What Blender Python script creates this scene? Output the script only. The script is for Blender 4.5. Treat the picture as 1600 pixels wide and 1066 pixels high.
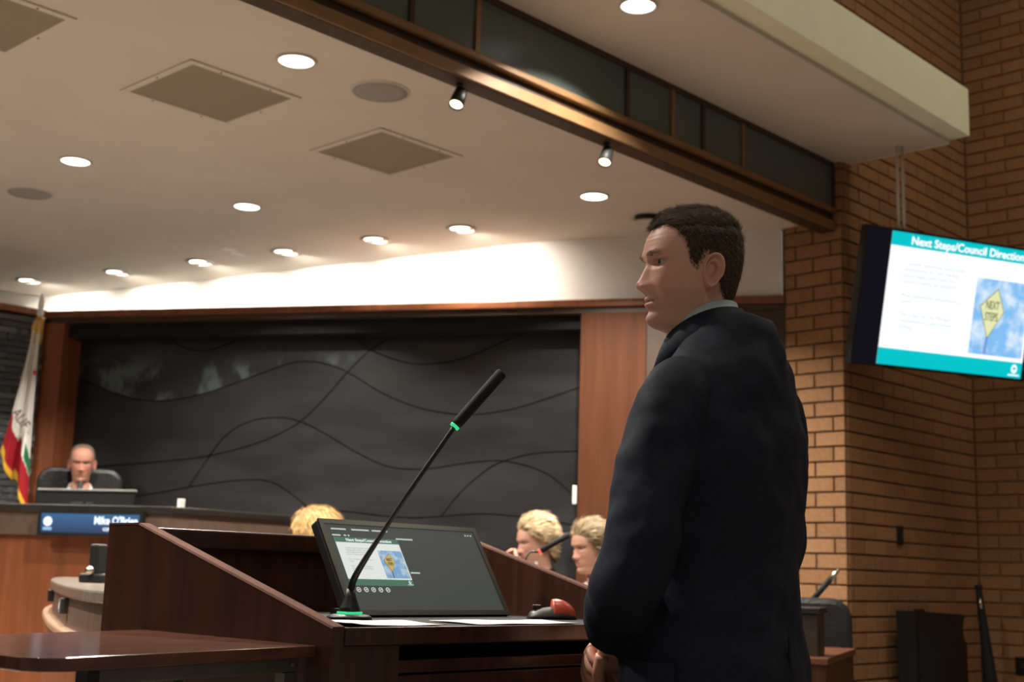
import bpy, bmesh, math, random
import numpy as np
from mathutils import Vector, Matrix, geometry

for _o in list(bpy.data.objects):
    bpy.data.objects.remove(_o)
SC = bpy.context.scene
COL = SC.collection
PI = math.pi
rnd = random.Random(7)

# ------------------------------------------------------------------ camera
FPX = 2039.5
YAW, PITCH, ROLL, CAMZ = math.radians(46.66), math.radians(10.11), math.radians(1.67), 1.15
_f = Vector((math.sin(YAW) * math.cos(PITCH), math.cos(YAW) * math.cos(PITCH), math.sin(PITCH)))
_r = Vector((math.cos(YAW), -math.sin(YAW), 0))
_u = _r.cross(_f)
CR = math.cos(ROLL) * _r + math.sin(ROLL) * _u
CU = -math.sin(ROLL) * _r + math.cos(ROLL) * _u
CF = _f
CAMP = Vector((0, 0, CAMZ))
cam = bpy.data.cameras.new('camera')
cam.sensor_width = 36.0
cam.lens = FPX / 1600 * 36
cam.clip_start = 0.05
cam.clip_end = 100
cam.dof.use_dof = True
cam.dof.focus_distance = 2.45
cam.dof.aperture_fstop = 5.6
camo = bpy.data.objects.new('camera', cam)
COL.objects.link(camo)
camo.matrix_world = Matrix(((CR.x, CU.x, -CF.x, 0), (CR.y, CU.y, -CF.y, 0), (CR.z, CU.z, -CF.z, CAMZ), (0, 0, 0, 1)))
SC.camera = camo

# ------------------------------------------------------------------ world, exposure, hall and fill light
SC.view_settings.view_transform = 'Standard'
SC.view_settings.look = 'None'
SC.view_settings.gamma = 1.0
SC.view_settings.use_curve_mapping = False
SC.view_settings.exposure = 0.0
W = bpy.data.worlds.new('world')
SC.world = W
W.use_nodes = True
W.node_tree.nodes['Background'].inputs[0].default_value = (1.0, 0.86, 0.72, 1)
W.node_tree.nodes['Background'].inputs[1].default_value = 0.155

def lamp(name, kind, loc, energy, color=(1, .8, .6), parent=None, rot=None, aim=None, **kw):
    l = bpy.data.lights.new(name, kind)
    l.energy = energy
    l.color = color
    for k, v in kw.items():
        setattr(l, k, v)
    o = bpy.data.objects.new(name, l)
    COL.objects.link(o)
    o.location = loc
    if aim is not None:
        o.rotation_euler = Vector(aim).to_track_quat('-Z', 'Y').to_euler()
    elif rot:
        o.rotation_euler = rot
    if parent:
        o.parent = parent
    return o

# the high hall on the near side of the bulkhead is lit by large ceiling fixtures above; the last lamp, behind the camera, is an added fill for the speaker's face
HALL_FILL = [lamp('hall_and_fill_light', 'AREA', (x, y, 5.4), w_, (1.0, .87, .66), rot=(0, 0, 0), shape='DISK', size=.9)
        for x, y, w_ in ((2.6, .9, 26), (6.0, 1.0, 26), (-1.2, -1.6, 40))]

# ------------------------------------------------------------------ pixel helpers (real planes and depths in the room)
def ray(px, py):
    return CF + CR * ((px - 800) / FPX) - CU * ((py - 533) / FPX)
def at(px, py, Z):
    return CAMP + ray(px, py) * Z
def onx(px, py, x):
    d = ray(px, py); return CAMP + d * (x / d.x)
def ony(px, py, y):
    d = ray(px, py); return CAMP + d * (y / d.y)
def onz(px, py, z):
    d = ray(px, py); return CAMP + d * ((z - CAMZ) / d.z)
def proj(p):
    v = Vector(p) - CAMP; z = v.dot(CF)
    return 800 + FPX * v.dot(CR) / z, 533 - FPX * v.dot(CU) / z, z

# ------------------------------------------------------------------ materials
MATS = {}
def new_mat(name):
    m = bpy.data.materials.new(name); m.use_nodes = True
    MATS[name] = m
    return m, m.node_tree.nodes, m.node_tree.links, m.node_tree.nodes['Principled BSDF']
def mat(name, col, rough=.5, metal=0, var=0.12, scale=(8, 8, 8), bump=0, bscale=60, spec=.5, coat=0, detail=4):
    if name in MATS: return MATS[name]
    m, N, L, B = new_mat(name)
    B.inputs['Roughness'].default_value = rough
    B.inputs['Metallic'].default_value = metal
    B.inputs['Specular IOR Level'].default_value = spec
    B.inputs['Coat Weight'].default_value = coat
    tc = N.new('ShaderNodeTexCoord'); mp = N.new('ShaderNodeMapping')
    mp.inputs['Scale'].default_value = scale
    L.new(tc.outputs['Object'], mp.inputs[0])
    n = N.new('ShaderNodeTexNoise'); n.inputs['Scale'].default_value = 1; n.inputs['Detail'].default_value = detail
    L.new(mp.outputs[0], n.inputs[0])
    r = N.new('ShaderNodeValToRGB')
    r.color_ramp.elements[0].position = .3; r.color_ramp.elements[1].position = .7
    r.color_ramp.elements[0].color = (*[c * (1 - var) for c in col], 1)
    r.color_ramp.elements[1].color = (*[min(1, c * (1 + var)) for c in col], 1)
    L.new(n.outputs[0], r.inputs[0]); L.new(r.outputs[0], B.inputs['Base Color'])
    if bump:
        n2 = N.new('ShaderNodeTexNoise'); n2.inputs['Scale'].default_value = bscale; n2.inputs['Detail'].default_value = 4
        L.new(tc.outputs['Object'], n2.inputs[0])
        b = N.new('ShaderNodeBump'); b.inputs['Strength'].default_value = bump; b.inputs['Distance'].default_value = .01
        L.new(n2.outputs[0], b.inputs['Height']); L.new(b.outputs[0], B.inputs['Normal'])
    return m
def emit(name, col, strength=1.0):
    if name in MATS: return MATS[name]
    m, N, L, B = new_mat(name)
    B.inputs['Base Color'].default_value = (.006, .006, .008, 1)
    B.inputs['Emission Color'].default_value = (*col, 1)
    B.inputs['Emission Strength'].default_value = strength
    B.inputs['Roughness'].default_value = .35
    B.inputs['Specular IOR Level'].default_value = .12
    return m
def attr_mat(name, rough=.5, sss=0, bump=.1, bscale=300, spec=.4):
    m, N, L, B = new_mat(name)
    a = N.new('ShaderNodeVertexColor'); a.layer_name = 'Col'
    L.new(a.outputs[0], B.inputs['Base Color'])
    B.inputs['Roughness'].default_value = rough
    B.inputs['Specular IOR Level'].default_value = spec
    if sss:
        B.inputs['Subsurface Weight'].default_value = sss
        B.inputs['Subsurface Radius'].default_value = (.012, .005, .003)
        B.inputs['Subsurface Scale'].default_value = 1
    tc = N.new('ShaderNodeTexCoord'); n = N.new('ShaderNodeTexNoise'); n.inputs['Scale'].default_value = bscale
    L.new(tc.outputs['Object'], n.inputs[0])
    b = N.new('ShaderNodeBump'); b.inputs['Strength'].default_value = bump; b.inputs['Distance'].default_value = .002
    L.new(n.outputs[0], b.inputs['Height']); L.new(b.outputs[0], B.inputs['Normal'])
    return m

M_CEIL = mat('ceiling_paint', (.66, .60, .53), .9, var=.03, scale=(3, 3, 3))
M_WHITE = mat('white_wall_paint', (.78, .76, .72), .9, var=.02)
M_CREAM = mat('cream_paint', (.83, .83, .62), .85, var=.03)
M_WOOD = mat('warm_wood', (.21, .064, .021), .42, var=.22, scale=(22, 22, 1.6))
M_WOODR = mat('red_wood', (.24, .075, .03), .4, var=.2, scale=(25, 25, 1.5))
M_DWOOD = mat('dark_lectern_wood', (.052, .018, .010), .33, var=.35, scale=(40, 40, 2.0))
M_DWOODE = mat('lectern_wood_edge', (.11, .045, .03), .8, var=.2, scale=(20, 20, 20), spec=.15)
M_SHELF = mat('shelf_wood', (.11, .045, .030), .16, var=.3, scale=(6, 45, 30))
M_BRONZE = mat('bronze_trim', (.26, .145, .065), .38, metal=.3, var=.1)
M_DTRIM = mat('dark_brown_trim', (.05, .026, .014), .5, var=.2)
M_GLASSD = mat('dark_green_panel', (.085, .112, .102), .35, var=.08, scale=(2, 2, 2))
M_BLACK = mat('black_plastic', (.006, .006, .006), .45, var=.2)
M_BLACKM = mat('black_matte', (.004, .004, .005), .8, var=.2)
M_DGREY = mat('dark_grey_plastic', (.03, .03, .03), .5, var=.15)
M_LEATHER = mat('black_leather', (.018, .018, .019), .38, var=.25, bump=.3, bscale=70)
M_LAM = mat('grey_brown_laminate', (.115, .075, .055), .4, var=.15, scale=(30, 30, 30))
M_LAMT = mat('grey_laminate_top', (.15, .12, .095), .25, var=.15, scale=(30, 30, 30))
M_COUNTER = mat('black_counter', (.02, .018, .016), .3, var=.2)
M_STEEL = mat('grey_green_steel', (.14, .14, .115), .45, metal=.4, var=.2, scale=(12, 12, 12))
M_CHROME = mat('silver_metal', (.6, .57, .5), .25, metal=1, var=.05)
M_PAPER = mat('white_paper', (.75, .74, .72), .8, var=.03)
M_VENT = mat('vent_tan', (.30, .25, .18), .8, var=.05, scale=(150, 150, 150))
M_GRILLE = mat('speaker_grille', (.33, .31, .28), .8, var=.06, scale=(200, 200, 200))
M_TRIMW = mat('white_fixture', (.6, .56, .5), .6, var=.03)
M_CARPET = mat('carpet', (.27, .225, .185), .95, var=.25, scale=(60, 60, 60), bump=.3)
M_MORTAR = mat('mortar', (.10, .062, .035), .95, var=.2, scale=(40, 40, 40))
M_JACKET = mat('navy_suit_cloth', (.0075, .0125, .027), .75, var=.25, scale=(90, 90, 90), spec=.25)
M_SHIRT = mat('pale_blue_shirt', (.36, .48, .52), .8, var=.04)
M_WSHIRT = mat('white_shirt', (.75, .74, .72), .8, var=.04)
M_DSUIT = mat('charcoal_cloth', (.02, .023, .03), .8, var=.2)
M_BLOUSE = mat('black_blouse', (.008, .008, .009), .8, var=.2)
M_SHOE = mat('black_shoe', (.01, .009, .008), .3, var=.1)
M_LENS = emit('lamp_lens', (1, .95, .86), 6.0)
M_LENSW = emit('warm_spot_lens', (1, .83, .55), 5.0)
M_SKIN = attr_mat('skin', .48, .12, .12, 350, .35)
M_HAIRC = attr_mat('hair', .55, 0, .4, 200, .3)

def brick_mat(name, c0, c1, c2):
    m, N, L, B = new_mat(name)
    oi = N.new('ShaderNodeObjectInfo'); r = N.new('ShaderNodeValToRGB')
    r.color_ramp.elements[0].color = (*c0, 1); r.color_ramp.elements[1].color = (*c2, 1)
    e = r.color_ramp.elements.new(.5); e.color = (*c1, 1)
    L.new(oi.outputs['Random'], r.inputs[0])
    tc = N.new('ShaderNodeTexCoord'); n = N.new('ShaderNodeTexNoise'); n.inputs['Scale'].default_value = 45; n.inputs['Detail'].default_value = 6
    L.new(tc.outputs['Object'], n.inputs[0])
    mx = N.new('ShaderNodeMix'); mx.data_type = 'RGBA'; mx.blend_type = 'MULTIPLY'; mx.inputs[0].default_value = .55
    L.new(r.outputs[0], mx.inputs[6]); L.new(n.outputs[0], mx.inputs[7])
    g = N.new('ShaderNodeGamma'); g.inputs[1].default_value = .8
    L.new(mx.outputs[2], g.inputs[0]); L.new(g.outputs[0], B.inputs['Base Color'])
    B.inputs['Roughness'].default_value = .88
    b = N.new('ShaderNodeBump'); b.inputs['Strength'].default_value = .5; b.inputs['Distance'].default_value = .004
    L.new(n.outputs[0], b.inputs['Height']); L.new(b.outputs[0], B.inputs['Normal'])
    return m
M_BRICK = brick_mat('tan_brick', (.285, .120, .042), (.325, .139, .050), (.36, .157, .059))

# ------------------------------------------------------------------ mesh builder
class MB:
    def __init__(s): s.v = []; s.f = []; s.c = []
    def add(s, vs, fs, col=None):
        o = len(s.v)
        s.v += [tuple(v) for v in vs]; s.f += [tuple(i + o for i in f) for f in fs]
        if col is not None: s.c += list(col)
        return s
    def box(s, a, b, M=None):
        x0, y0, z0 = a; x1, y1, z1 = b
        v = [Vector(p) for p in ((x0, y0, z0), (x1, y0, z0), (x1, y1, z0), (x0, y1, z0), (x0, y0, z1), (x1, y0, z1), (x1, y1, z1), (x0, y1, z1))]
        if M: v = [M @ p for p in v]
        return s.add(v, [(3, 2, 1, 0), (4, 5, 6, 7), (0, 1, 5, 4), (1, 2, 6, 5), (2, 3, 7, 6), (3, 0, 4, 7)])
    def prism(s, poly, h0, h1, fn):      # poly 2D, fn(u,v,h)->3D
        n = len(poly)
        v = [fn(u, w, h0) for u, w in poly] + [fn(u, w, h1) for u, w in poly]
        return s.add(v, [tuple(range(n))[::-1], tuple(range(n, 2 * n))] + [(i, (i + 1) % n, n + (i + 1) % n, n + i) for i in range(n)])
    def tube(s, path, rad, n=12, caps=True, flat=1.0):
        path = [Vector(p) for p in path]
        if not hasattr(rad, '__len__'): rad = [rad] * len(path)
        vs, fs = [], []
        up = None
        for i, p in enumerate(path):
            t = (path[min(i + 1, len(path) - 1)] - path[max(i - 1, 0)]).normalized()
            if up is None:
                up = Vector((0, 0, 1)) if abs(t.z) < .9 else Vector((1, 0, 0))
            a = t.cross(up).normalized(); b = a.cross(t).normalized(); up = b
            for k in range(n):
                q = 2 * PI * k / n
                vs.append(p + a * (math.cos(q) * rad[i]) + b * (math.sin(q) * rad[i] * flat))
        m = len(path)
        for i in range(m - 1):
            for k in range(n):
                fs.append((i * n + k, i * n + (k + 1) % n, (i + 1) * n + (k + 1) % n, (i + 1) * n + k))
        if caps:
            fs.append(tuple(range(n))[::-1]); fs.append(tuple((m - 1) * n + k for k in range(n)))
        return s.add(vs, fs)
    def lathe(s, prof, n=28, M=None, caps=True):
        vs, fs = [], []
        for r, z in prof:
            for k in range(n):
                p = Vector((r * math.cos(2 * PI * k / n), r * math.sin(2 * PI * k / n), z))
                vs.append(M @ p if M else p)
        m = len(prof)
        for i in range(m - 1):
            for k in range(n):
                fs.append((i * n + k, i * n + (k + 1) % n, (i + 1) * n + (k + 1) % n, (i + 1) * n + k))
        if caps:
            fs.append(tuple(range(n))[::-1]); fs.append(tuple((m - 1) * n + k for k in range(n)))
        return s.add(vs, fs)
    def loft(s, rings, closed=True, caps=True):
        n = len(rings[0]); vs = [p for r in rings for p in r]; fs = []
        for i in range(len(rings) - 1):
            for k in range(n if closed else n - 1):
                fs.append((i * n + k, i * n + (k + 1) % n, (i + 1) * n + (k + 1) % n, (i + 1) * n + k))
        if caps and closed:
            fs.append(tuple(range(n))[::-1]); fs.append(tuple((len(rings) - 1) * n + k for k in range(n)))
        return s.add(vs, fs)
    def mesh(s, name, smooth=False):
        me = bpy.data.meshes.new(name)
        me.from_pydata(s.v, [], s.f); me.update()
        bm = bmesh.new(); bm.from_mesh(me); bmesh.ops.recalc_face_normals(bm, faces=bm.faces); bm.to_mesh(me); bm.free()
        if s.c:
            at_ = me.color_attributes.new('Col', 'FLOAT_COLOR', 'POINT')
            at_.data.foreach_set('color', np.array([(*c, 1) for c in s.c], dtype=np.float32).ravel())
        if smooth:
            me.polygons.foreach_set('use_smooth', [True] * len(me.polygons))
        return me
    def build(s, name, m, parent=None, world=False, smooth=False, bevel=0, kind=None):
        me = s.mesh(name, smooth)
        me.materials.append(m)
        o = bpy.data.objects.new(name, me); COL.objects.link(o)
        if parent:
            o.parent = parent
            if world: o.matrix_parent_inverse = pm(parent).inverted()
        if bevel:
            b = o.modifiers.new('bevel', 'BEVEL'); b.width = bevel; b.segments = 2; b.limit_method = 'ANGLE'
        if kind: o['kind'] = kind
        return o
def pm(o):
    M = Matrix.LocRotScale(o.location, o.rotation_euler, o.scale)
    if o.parent: M = pm(o.parent) @ o.matrix_parent_inverse @ M
    return M
def tag(o, label, cat, group=None):
    o['label'] = label; o['category'] = cat
    if group: o['group'] = group
    return o
def thing(name, label, cat, loc=(0, 0, 0), rz=0, group=None):
    o = bpy.data.objects.new(name, None); COL.objects.link(o)
    o.empty_display_size = .1
    o.location = loc; o.rotation_euler = (0, 0, rz)
    return tag(o, label, cat, group)
def struct(o):
    o['kind'] = 'structure'; return o
def copy_tree(o, parent=None):
    c = o.copy(); COL.objects.link(c); c.parent = parent
    for ch in list(o.children): copy_tree(ch, c)
    return c
def cr(xs, ys, x):                          # smooth interpolation of a table
    xs = list(xs); i = max(0, min(len(xs) - 2, int(np.searchsorted(xs, x) - 1)))
    x0, x1 = xs[i], xs[i + 1]; t = (x - x0) / (x1 - x0); t = min(1, max(0, t))
    def sl(k):
        if k <= 0: return (ys[1] - ys[0]) / (xs[1] - xs[0])
        if k >= len(xs) - 1: return (ys[-1] - ys[-2]) / (xs[-1] - xs[-2])
        return (ys[k + 1] - ys[k - 1]) / (xs[k + 1] - xs[k - 1])
    h = x1 - x0; m0, m1 = sl(i) * h, sl(i + 1) * h
    return (2 * t**3 - 3 * t**2 + 1) * ys[i] + (t**3 - 2 * t**2 + t) * m0 + (-2 * t**3 + 3 * t**2) * ys[i + 1] + (t**3 - t**2) * m1
def spline(pts, n):
    pts = [Vector(p) for p in pts]; d = [0]
    for a, b in zip(pts, pts[1:]): d.append(d[-1] + (b - a).length)
    dim = len(pts[0])
    return [Vector([cr(d, [p[k] for p in pts], d[-1] * i / (n - 1)) for k in range(dim)]) for i in range(n)]
def text(body, size, name, m, parent, M, align='LEFT', off=0, thick=0.0003):
    cu = bpy.data.curves.new('t', 'FONT'); cu.body = body; cu.size = size; cu.align_x = align; cu.offset = off; cu.extrude = thick
    cu.resolution_u = 3
    t = bpy.data.objects.new('t', cu); COL.objects.link(t)
    me = bpy.data.meshes.new_from_object(t.evaluated_get(bpy.context.evaluated_depsgraph_get()))
    bpy.data.objects.remove(t)
    me.materials.clear(); me.materials.append(m)
    o = bpy.data.objects.new(name, me); COL.objects.link(o)
    o.parent = parent; o.matrix_parent_inverse = Matrix.Identity(4)
    o.matrix_basis = M
    return o

# ================================================================== STRUCTURE
ZC = 3.05
floor = struct(MB().box((-5, -4, -.1), (10, 12, 0)).build('floor', M_CARPET))
WB = [(-4, 9.10), (4.10, 9.06), (4.46, 8.94), (4.83, 7.57), (5.08, 6.50), (5.30, 5.55), (5.45, 4.95), (5.69, 4.40), (6.03, 3.69)]
wbs = spline([(x, y, 0) for x, y in WB[2:]], 25)
wline = [Vector((x, y, 0)) for x, y in WB[:2]] + wbs
# dais ceiling
poly = [(-4, 3.44), (6.06, 3.44)] + [(p.x + .04, p.y + .03) for p in reversed(wline)]
ceiling = struct(MB().prism(poly, ZC, ZC + .1, lambda u, v, h: (u, v, h)).build('ceiling', M_CEIL))
mb = MB()
mb.loft([[Vector((p.x, p.y, z)) for p in wline] for z in (2.625, ZC)], closed=False)
mb.loft([[Vector((p.x + .06, p.y + .06, z)) for p in wline] for z in (2.625, ZC)], closed=False)
wall_back = struct(mb.build('wall_back', M_WHITE))

# ---- dark panelled wall behind the dais
P0 = Vector((3.823, 7.588, 0)); P1 = Vector((6.031, 3.672, 0))
TW = (P1 - P0).normalized(); NW = Vector((TW.y, -TW.x, 0))      # NW points towards the room
LW = (P1 - P0).length
ZT = 2.675
def wp(s, z, d=0): return P0 + TW * s + NW * d + Vector((0, 0, z))
def wbox(m_, s0, s1, z0, z1, d0, d1):
    c = [wp(s, 0, d) for s, d in ((s0, d0), (s1, d0), (s1, d1), (s0, d1))]
    m_.add([Vector((p.x, p.y, z0)) for p in c] + [Vector((p.x, p.y, z1)) for p in c],
           [(3, 2, 1, 0), (4, 5, 6, 7), (0, 1, 5, 4), (1, 2, 6, 5), (2, 3, 7, 6), (3, 0, 4, 7)])
    return m_
wall_dais = struct(wbox(MB(), .0, 3.80, 0, 2.63, -.30, -.225).build('wall_dais', M_BLACKM))
trim_1 = struct(wbox(MB(), -.02, LW, 2.632, ZT, -.12, .02).build('trim_1', M_WOOD, bevel=.006))
tr = wbox(MB(), -.02, LW, 2.60, 2.631, -.12, .0).build('rail', M_DTRIM, trim_1, world=True)
trim_2 = struct(wbox(MB(), -.02, .126, 0, 2.60, -.22, 0).build('trim_2', M_WOODR))
trim_3 = struct(wbox(MB(), 3.378, 3.745, 0, 2.60, -.22, 0).build('trim_3', mat('brown_panel_wood', (.085, .029, .012), .6, var=.2, scale=(22, 22, 1.6), spec=.15)))
hd = struct(wbox(MB(), .126, 3.378, 2.52, 2.60, -.22, -.06).build('trim_4', M_BLACKM))

# flowing seams divide the dark wall into panels: constrained triangulation, one object for each panel
PD = -.20
def p2s(px, py):
    d = ray(px, py); o = wp(0, 0, PD); t = (o - CAMP).dot(NW) / d.dot(NW); q = CAMP + d * t
    return ((q - P0).dot(TW), q.z)
ZS = lambda pts: [p2s(100 + x * .5375, 460 + y * .5375) for x, y in pts]
curves = [
    ZS([(-60, 200), (100, 268), (190, 300), (290, 310), (420, 285), (560, 235), (690, 195), (800, 215), (930, 290), (1050, 335), (1180, 350), (1300, 335), (1400, 305), (1600, 235)]),
    ZS([(-60, 512), (110, 500), (270, 488), (420, 470), (570, 430), (680, 375), (760, 300), (830, 220), (900, 155), (1000, 100), (1090, 50), (1200, -30)]),
    ZS([(240, 740), (330, 610), (420, 475), (470, 410), (540, 370), (620, 358), (680, 368), (750, 400), (850, 460), (950, 503), (1050, 508), (1180, 490), (1280, 485), (1400, 520), (1480, 585), (1600, 700)]),
    ZS([(-60, 625), (120, 600), (260, 580), (400, 555), (530, 540), (600, 545), (660, 580), (740, 650), (820, 740)]),
    ZS([(200, 40), (320, 140), (390, 165), (450, 155), (560, 105), (680, 20)]),
    ZS([(760, 40), (850, 130), (910, 170), (1000, 200), (1060, 203), (1150, 190), (1250, 150), (1380, 90), (1500, 20)]),
    ZS([(1020, 750), (1080, 670), (1150, 580), (1230, 510), (1280, 485), (1380, 462), (1600, 455)]),
    ZS([(480, 740), (610, 645), (700, 628), (800, 630), (1000, 650), (1250, 640), (1600, 690)]),
]
S0, S1, Z0, Z1 = .10, 3.44, .5, 2.60
cv, ce = [], []
def addline(pl, clip=True):
    prev = None
    for q in pl:
        cv.append(Vector(q)); i = len(cv) - 1
        if prev is not None: ce.append((prev, i))
        prev = i
addline([(S0, Z0), (S1, Z0), (S1, Z1), (S0, Z1), (S0, Z0 + 1e-4)])
for c in curves:
    q = [(p.x, p.y) for p in spline([(a, b) for a, b in c], 60)]
    q = [(min(max(a, S0 - .05), S1 + .05), b) for a, b in q]
    addline(q)
vo, eo, fo, ov, oe, of = geometry.delaunay_2d_cdt(cv, ce, [], 0, 1e-5)
cons = set()
for i, e in enumerate(eo):
    if oe[i]: cons.add(tuple(sorted(e)))
tri = [f for f in fo if S0 < sum(vo[i].x for i in f) / len(f) < S1 and Z0 < sum(vo[i].y for i in f) / len(f) < Z1]
emap = {}
for k, f in enumerate(tri):
    for a, b in zip(f, f[1:] + f[:1]): emap.setdefault(tuple(sorted((a, b))), []).append(k)
lab = [-1] * len(tri); nreg = 0
for k in range(len(tri)):
    if lab[k] >= 0: continue
    st = [k]; lab[k] = nreg
    while st:
        c = st.pop(); f = tri[c]
        for a, b in zip(f, f[1:] + f[:1]):
            e = tuple(sorted((a, b)))
            if e in cons: continue
            for o in emap[e]:
                if lab[o] < 0: lab[o] = nreg; st.append(o)
    nreg += 1
def panel_mat(name, base, mural):
    m, N, L, B = new_mat(name)
    B.inputs['Roughness'].default_value = .34
    B.inputs['Metallic'].default_value = .25
    tc = N.new('ShaderNodeTexCoord'); mp = N.new('ShaderNodeMapping'); mp.inputs['Scale'].default_value = (1.3, 1.3, 5)
    L.new(tc.outputs['Object'], mp.inputs[0])
    n = N.new('ShaderNodeTexNoise'); n.inputs['Scale'].default_value = 1.2; n.inputs['Detail'].default_value = 3
    L.new(mp.outputs[0], n.inputs[0])
    r = N.new('ShaderNodeValToRGB')
    r.color_ramp.elements[0].position = .35; r.color_ramp.elements[1].position = .72
    r.color_ramp.elements[0].color = (*[c * .75 for c in base], 1); r.color_ramp.elements[1].color = (*[c * 1.5 for c in base], 1)
    L.new(n.outputs[0], r.inputs[0]); out = r.outputs[0]
    if mural:      # faded printed landscape of tree shapes
        mp2 = N.new('ShaderNodeMapping'); mp2.inputs['Scale'].default_value = (3.4, 3.4, 2.6); L.new(tc.outputs['Object'], mp2.inputs[0])
        n2 = N.new('ShaderNodeTexNoise'); n2.inputs['Scale'].default_value = 1.6; n2.inputs['Detail'].default_value = 8; n2.inputs['Roughness'].default_value = .62
        L.new(mp2.outputs[0], n2.inputs[0])
        r2 = N.new('ShaderNodeValToRGB'); r2.color_ramp.elements[0].position = .50; r2.color_ramp.elements[1].position = .60
        r2.color_ramp.elements[0].color = (0, 0, 0, 1); r2.color_ramp.elements[1].color = (1, 1, 1, 1)
        L.new(n2.outputs[0], r2.inputs[0])
        sx = N.new('ShaderNodeSeparateXYZ'); L.new(tc.outputs['Object'], sx.inputs[0])
        mr = N.new('ShaderNodeMapRange'); mr.inputs[1].default_value = 2.44; mr.inputs[2].default_value = 2.34
        L.new(sx.outputs[2], mr.inputs[0])
        mu = N.new('ShaderNodeMath'); mu.operation = 'MULTIPLY'; L.new(r2.outputs[0], mu.inputs[0]); L.new(mr.outputs[0], mu.inputs[1])
        mx = N.new('ShaderNodeMix'); mx.data_type = 'RGBA'; mx.inputs[7].default_value = (.10, .135, .14, 1)
        L.new(mu.outputs[0], mx.inputs[0]); L.new(out, mx.inputs[6]); out = mx.outputs[2]
    L.new(out, B.inputs['Base Color'])
    return m
M_PANEL = panel_mat('charcoal_panel', (.024, .024, .025), False)
M_PANELM = panel_mat('charcoal_mural_panel', (.024, .026, .028), True)
mural_pt = p2s(330, 600)
for rgn in range(nreg):
    fs = [tri[k] for k in range(len(tri)) if lab[k] == rgn]
    area = sum(abs((vo[f[1]] - vo[f[0]]).cross(vo[f[2]] - vo[f[0]])) / 2 for f in fs)
    if area < .004: continue
    bm = bmesh.new(); vm = {}
    for f in fs:
        for i in f:
            if i not in vm: vm[i] = bm.verts.new((vo[i].x, vo[i].y, 0))
        try: bm.faces.new([vm[i] for i in f])
        except ValueError: pass
    bmesh.ops.recalc_face_normals(bm, faces=bm.faces)
    res = bmesh.ops.inset_region(bm, faces=bm.faces[:], thickness=.0036, use_even_offset=True, use_boundary=True)
    bmesh.ops.delete(bm, geom=res['faces'], context='FACES')
    inside = any(geometry.intersect_point_tri_2d(Vector(mural_pt), vo[f[0]], vo[f[1]], vo[f[2]]) for f in fs)
    ex = bmesh.ops.extrude_face_region(bm, geom=bm.faces[:])
    for v in ex['geom']:
        if isinstance(v, bmesh.types.BMVert): v.co.z = .02
    for v in bm.verts:
        q = wp(v.co.x, v.co.y, PD - .02 + v.co.z); v.co = q
    bmesh.ops.recalc_face_normals(bm, faces=bm.faces)
    me = bpy.data.meshes.new('panel'); bm.to_mesh(me); bm.free()
    me.materials.append(M_PANELM if inside else M_PANEL)
    o = bpy.data.objects.new('panel', me); COL.objects.link(o); o.parent = wall_dais

# doorway between wood panel and brick column
door_1 = struct(wbox(MB(), 3.86, 4.40, 0, 2.50, -.14, -.10).build('door_1', M_DTRIM))
wbox(MB(), 3.90, 4.36, .1, 2.42, -.10, -.09).build('door_panel', mat('door_wood', (.075, .032, .018), .45, var=.25, scale=(20, 20, 2)), door_1, world=True)
fr = MB()
wbox(fr, 3.745, 3.86, 0, 2.60, -.16, -.01); wbox(fr, 4.40, LW, 0, 2.60, -.16, -.01); wbox(fr, 3.86, 4.40, 2.50, 2.60, -.16, -.01)
fr.build('door_frame', M_DTRIM, door_1, world=True)
wbox(MB(), 4.06, 4.09, 1.6, 2.35, -.09, -.085).build('glass_slot', M_GLASSD, door_1, world=True)

# ---- stacked stone wall on the left
YS = 7.585
wall_left = struct(MB().box((-4, YS + .02, 0), (3.83, YS + .15, 2.63)).build('wall_left', mat('stone_backing', (.015, .016, .017), .9)))
trim_5 = struct(MB().box((-4, YS - .03, 2.632), (3.80, YS + .15, ZT)).build('trim_5', M_WOOD, bevel=.005))
M_STONE = brick_mat('charcoal_stone', (.05, .055, .06), (.085, .092, .098), (.14, .15, .155))
stone_meshes = []
for k in range(6):
    m_ = MB(); n_ = 5; ln = .12 + .05 * k; vs = []
    for j in range(n_ + 1):
        x = ln * j / n_; d = [rnd.uniform(.004, .026) for _ in range(2)]
        vs += [(x, .02, 0), (x, -d[0], .002), (x, -d[1], .036), (x, .02, .038)]
    fs = []
    for j in range(n_):
        a = 4 * j
        fs += [(a, a + 4, a + 5, a + 1), (a + 1, a + 5, a + 6, a + 2), (a + 2, a + 6, a + 7, a + 3)]
    fs += [(0, 1, 2, 3), (4 * n_ + 3, 4 * n_ + 2, 4 * n_ + 1, 4 * n_)]
    m_.add(vs, fs); me = m_.mesh('stone'); me.materials.append(M_STONE); stone_meshes.append((ln, me))
z = 1.30
while z < 2.62:
    x = 3.80
    while x > 2.35:
        ln, me = rnd.choice(stone_meshes); x -= ln + .003
        o = bpy.data.objects.new('stone', me); COL.objects.link(o); o.location = (x, YS + .004 - rnd.uniform(0, .014), z); o.parent = wall_left
        if x + ln > 3.80: o.location.x = 3.80 - ln
    z += .040

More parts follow.
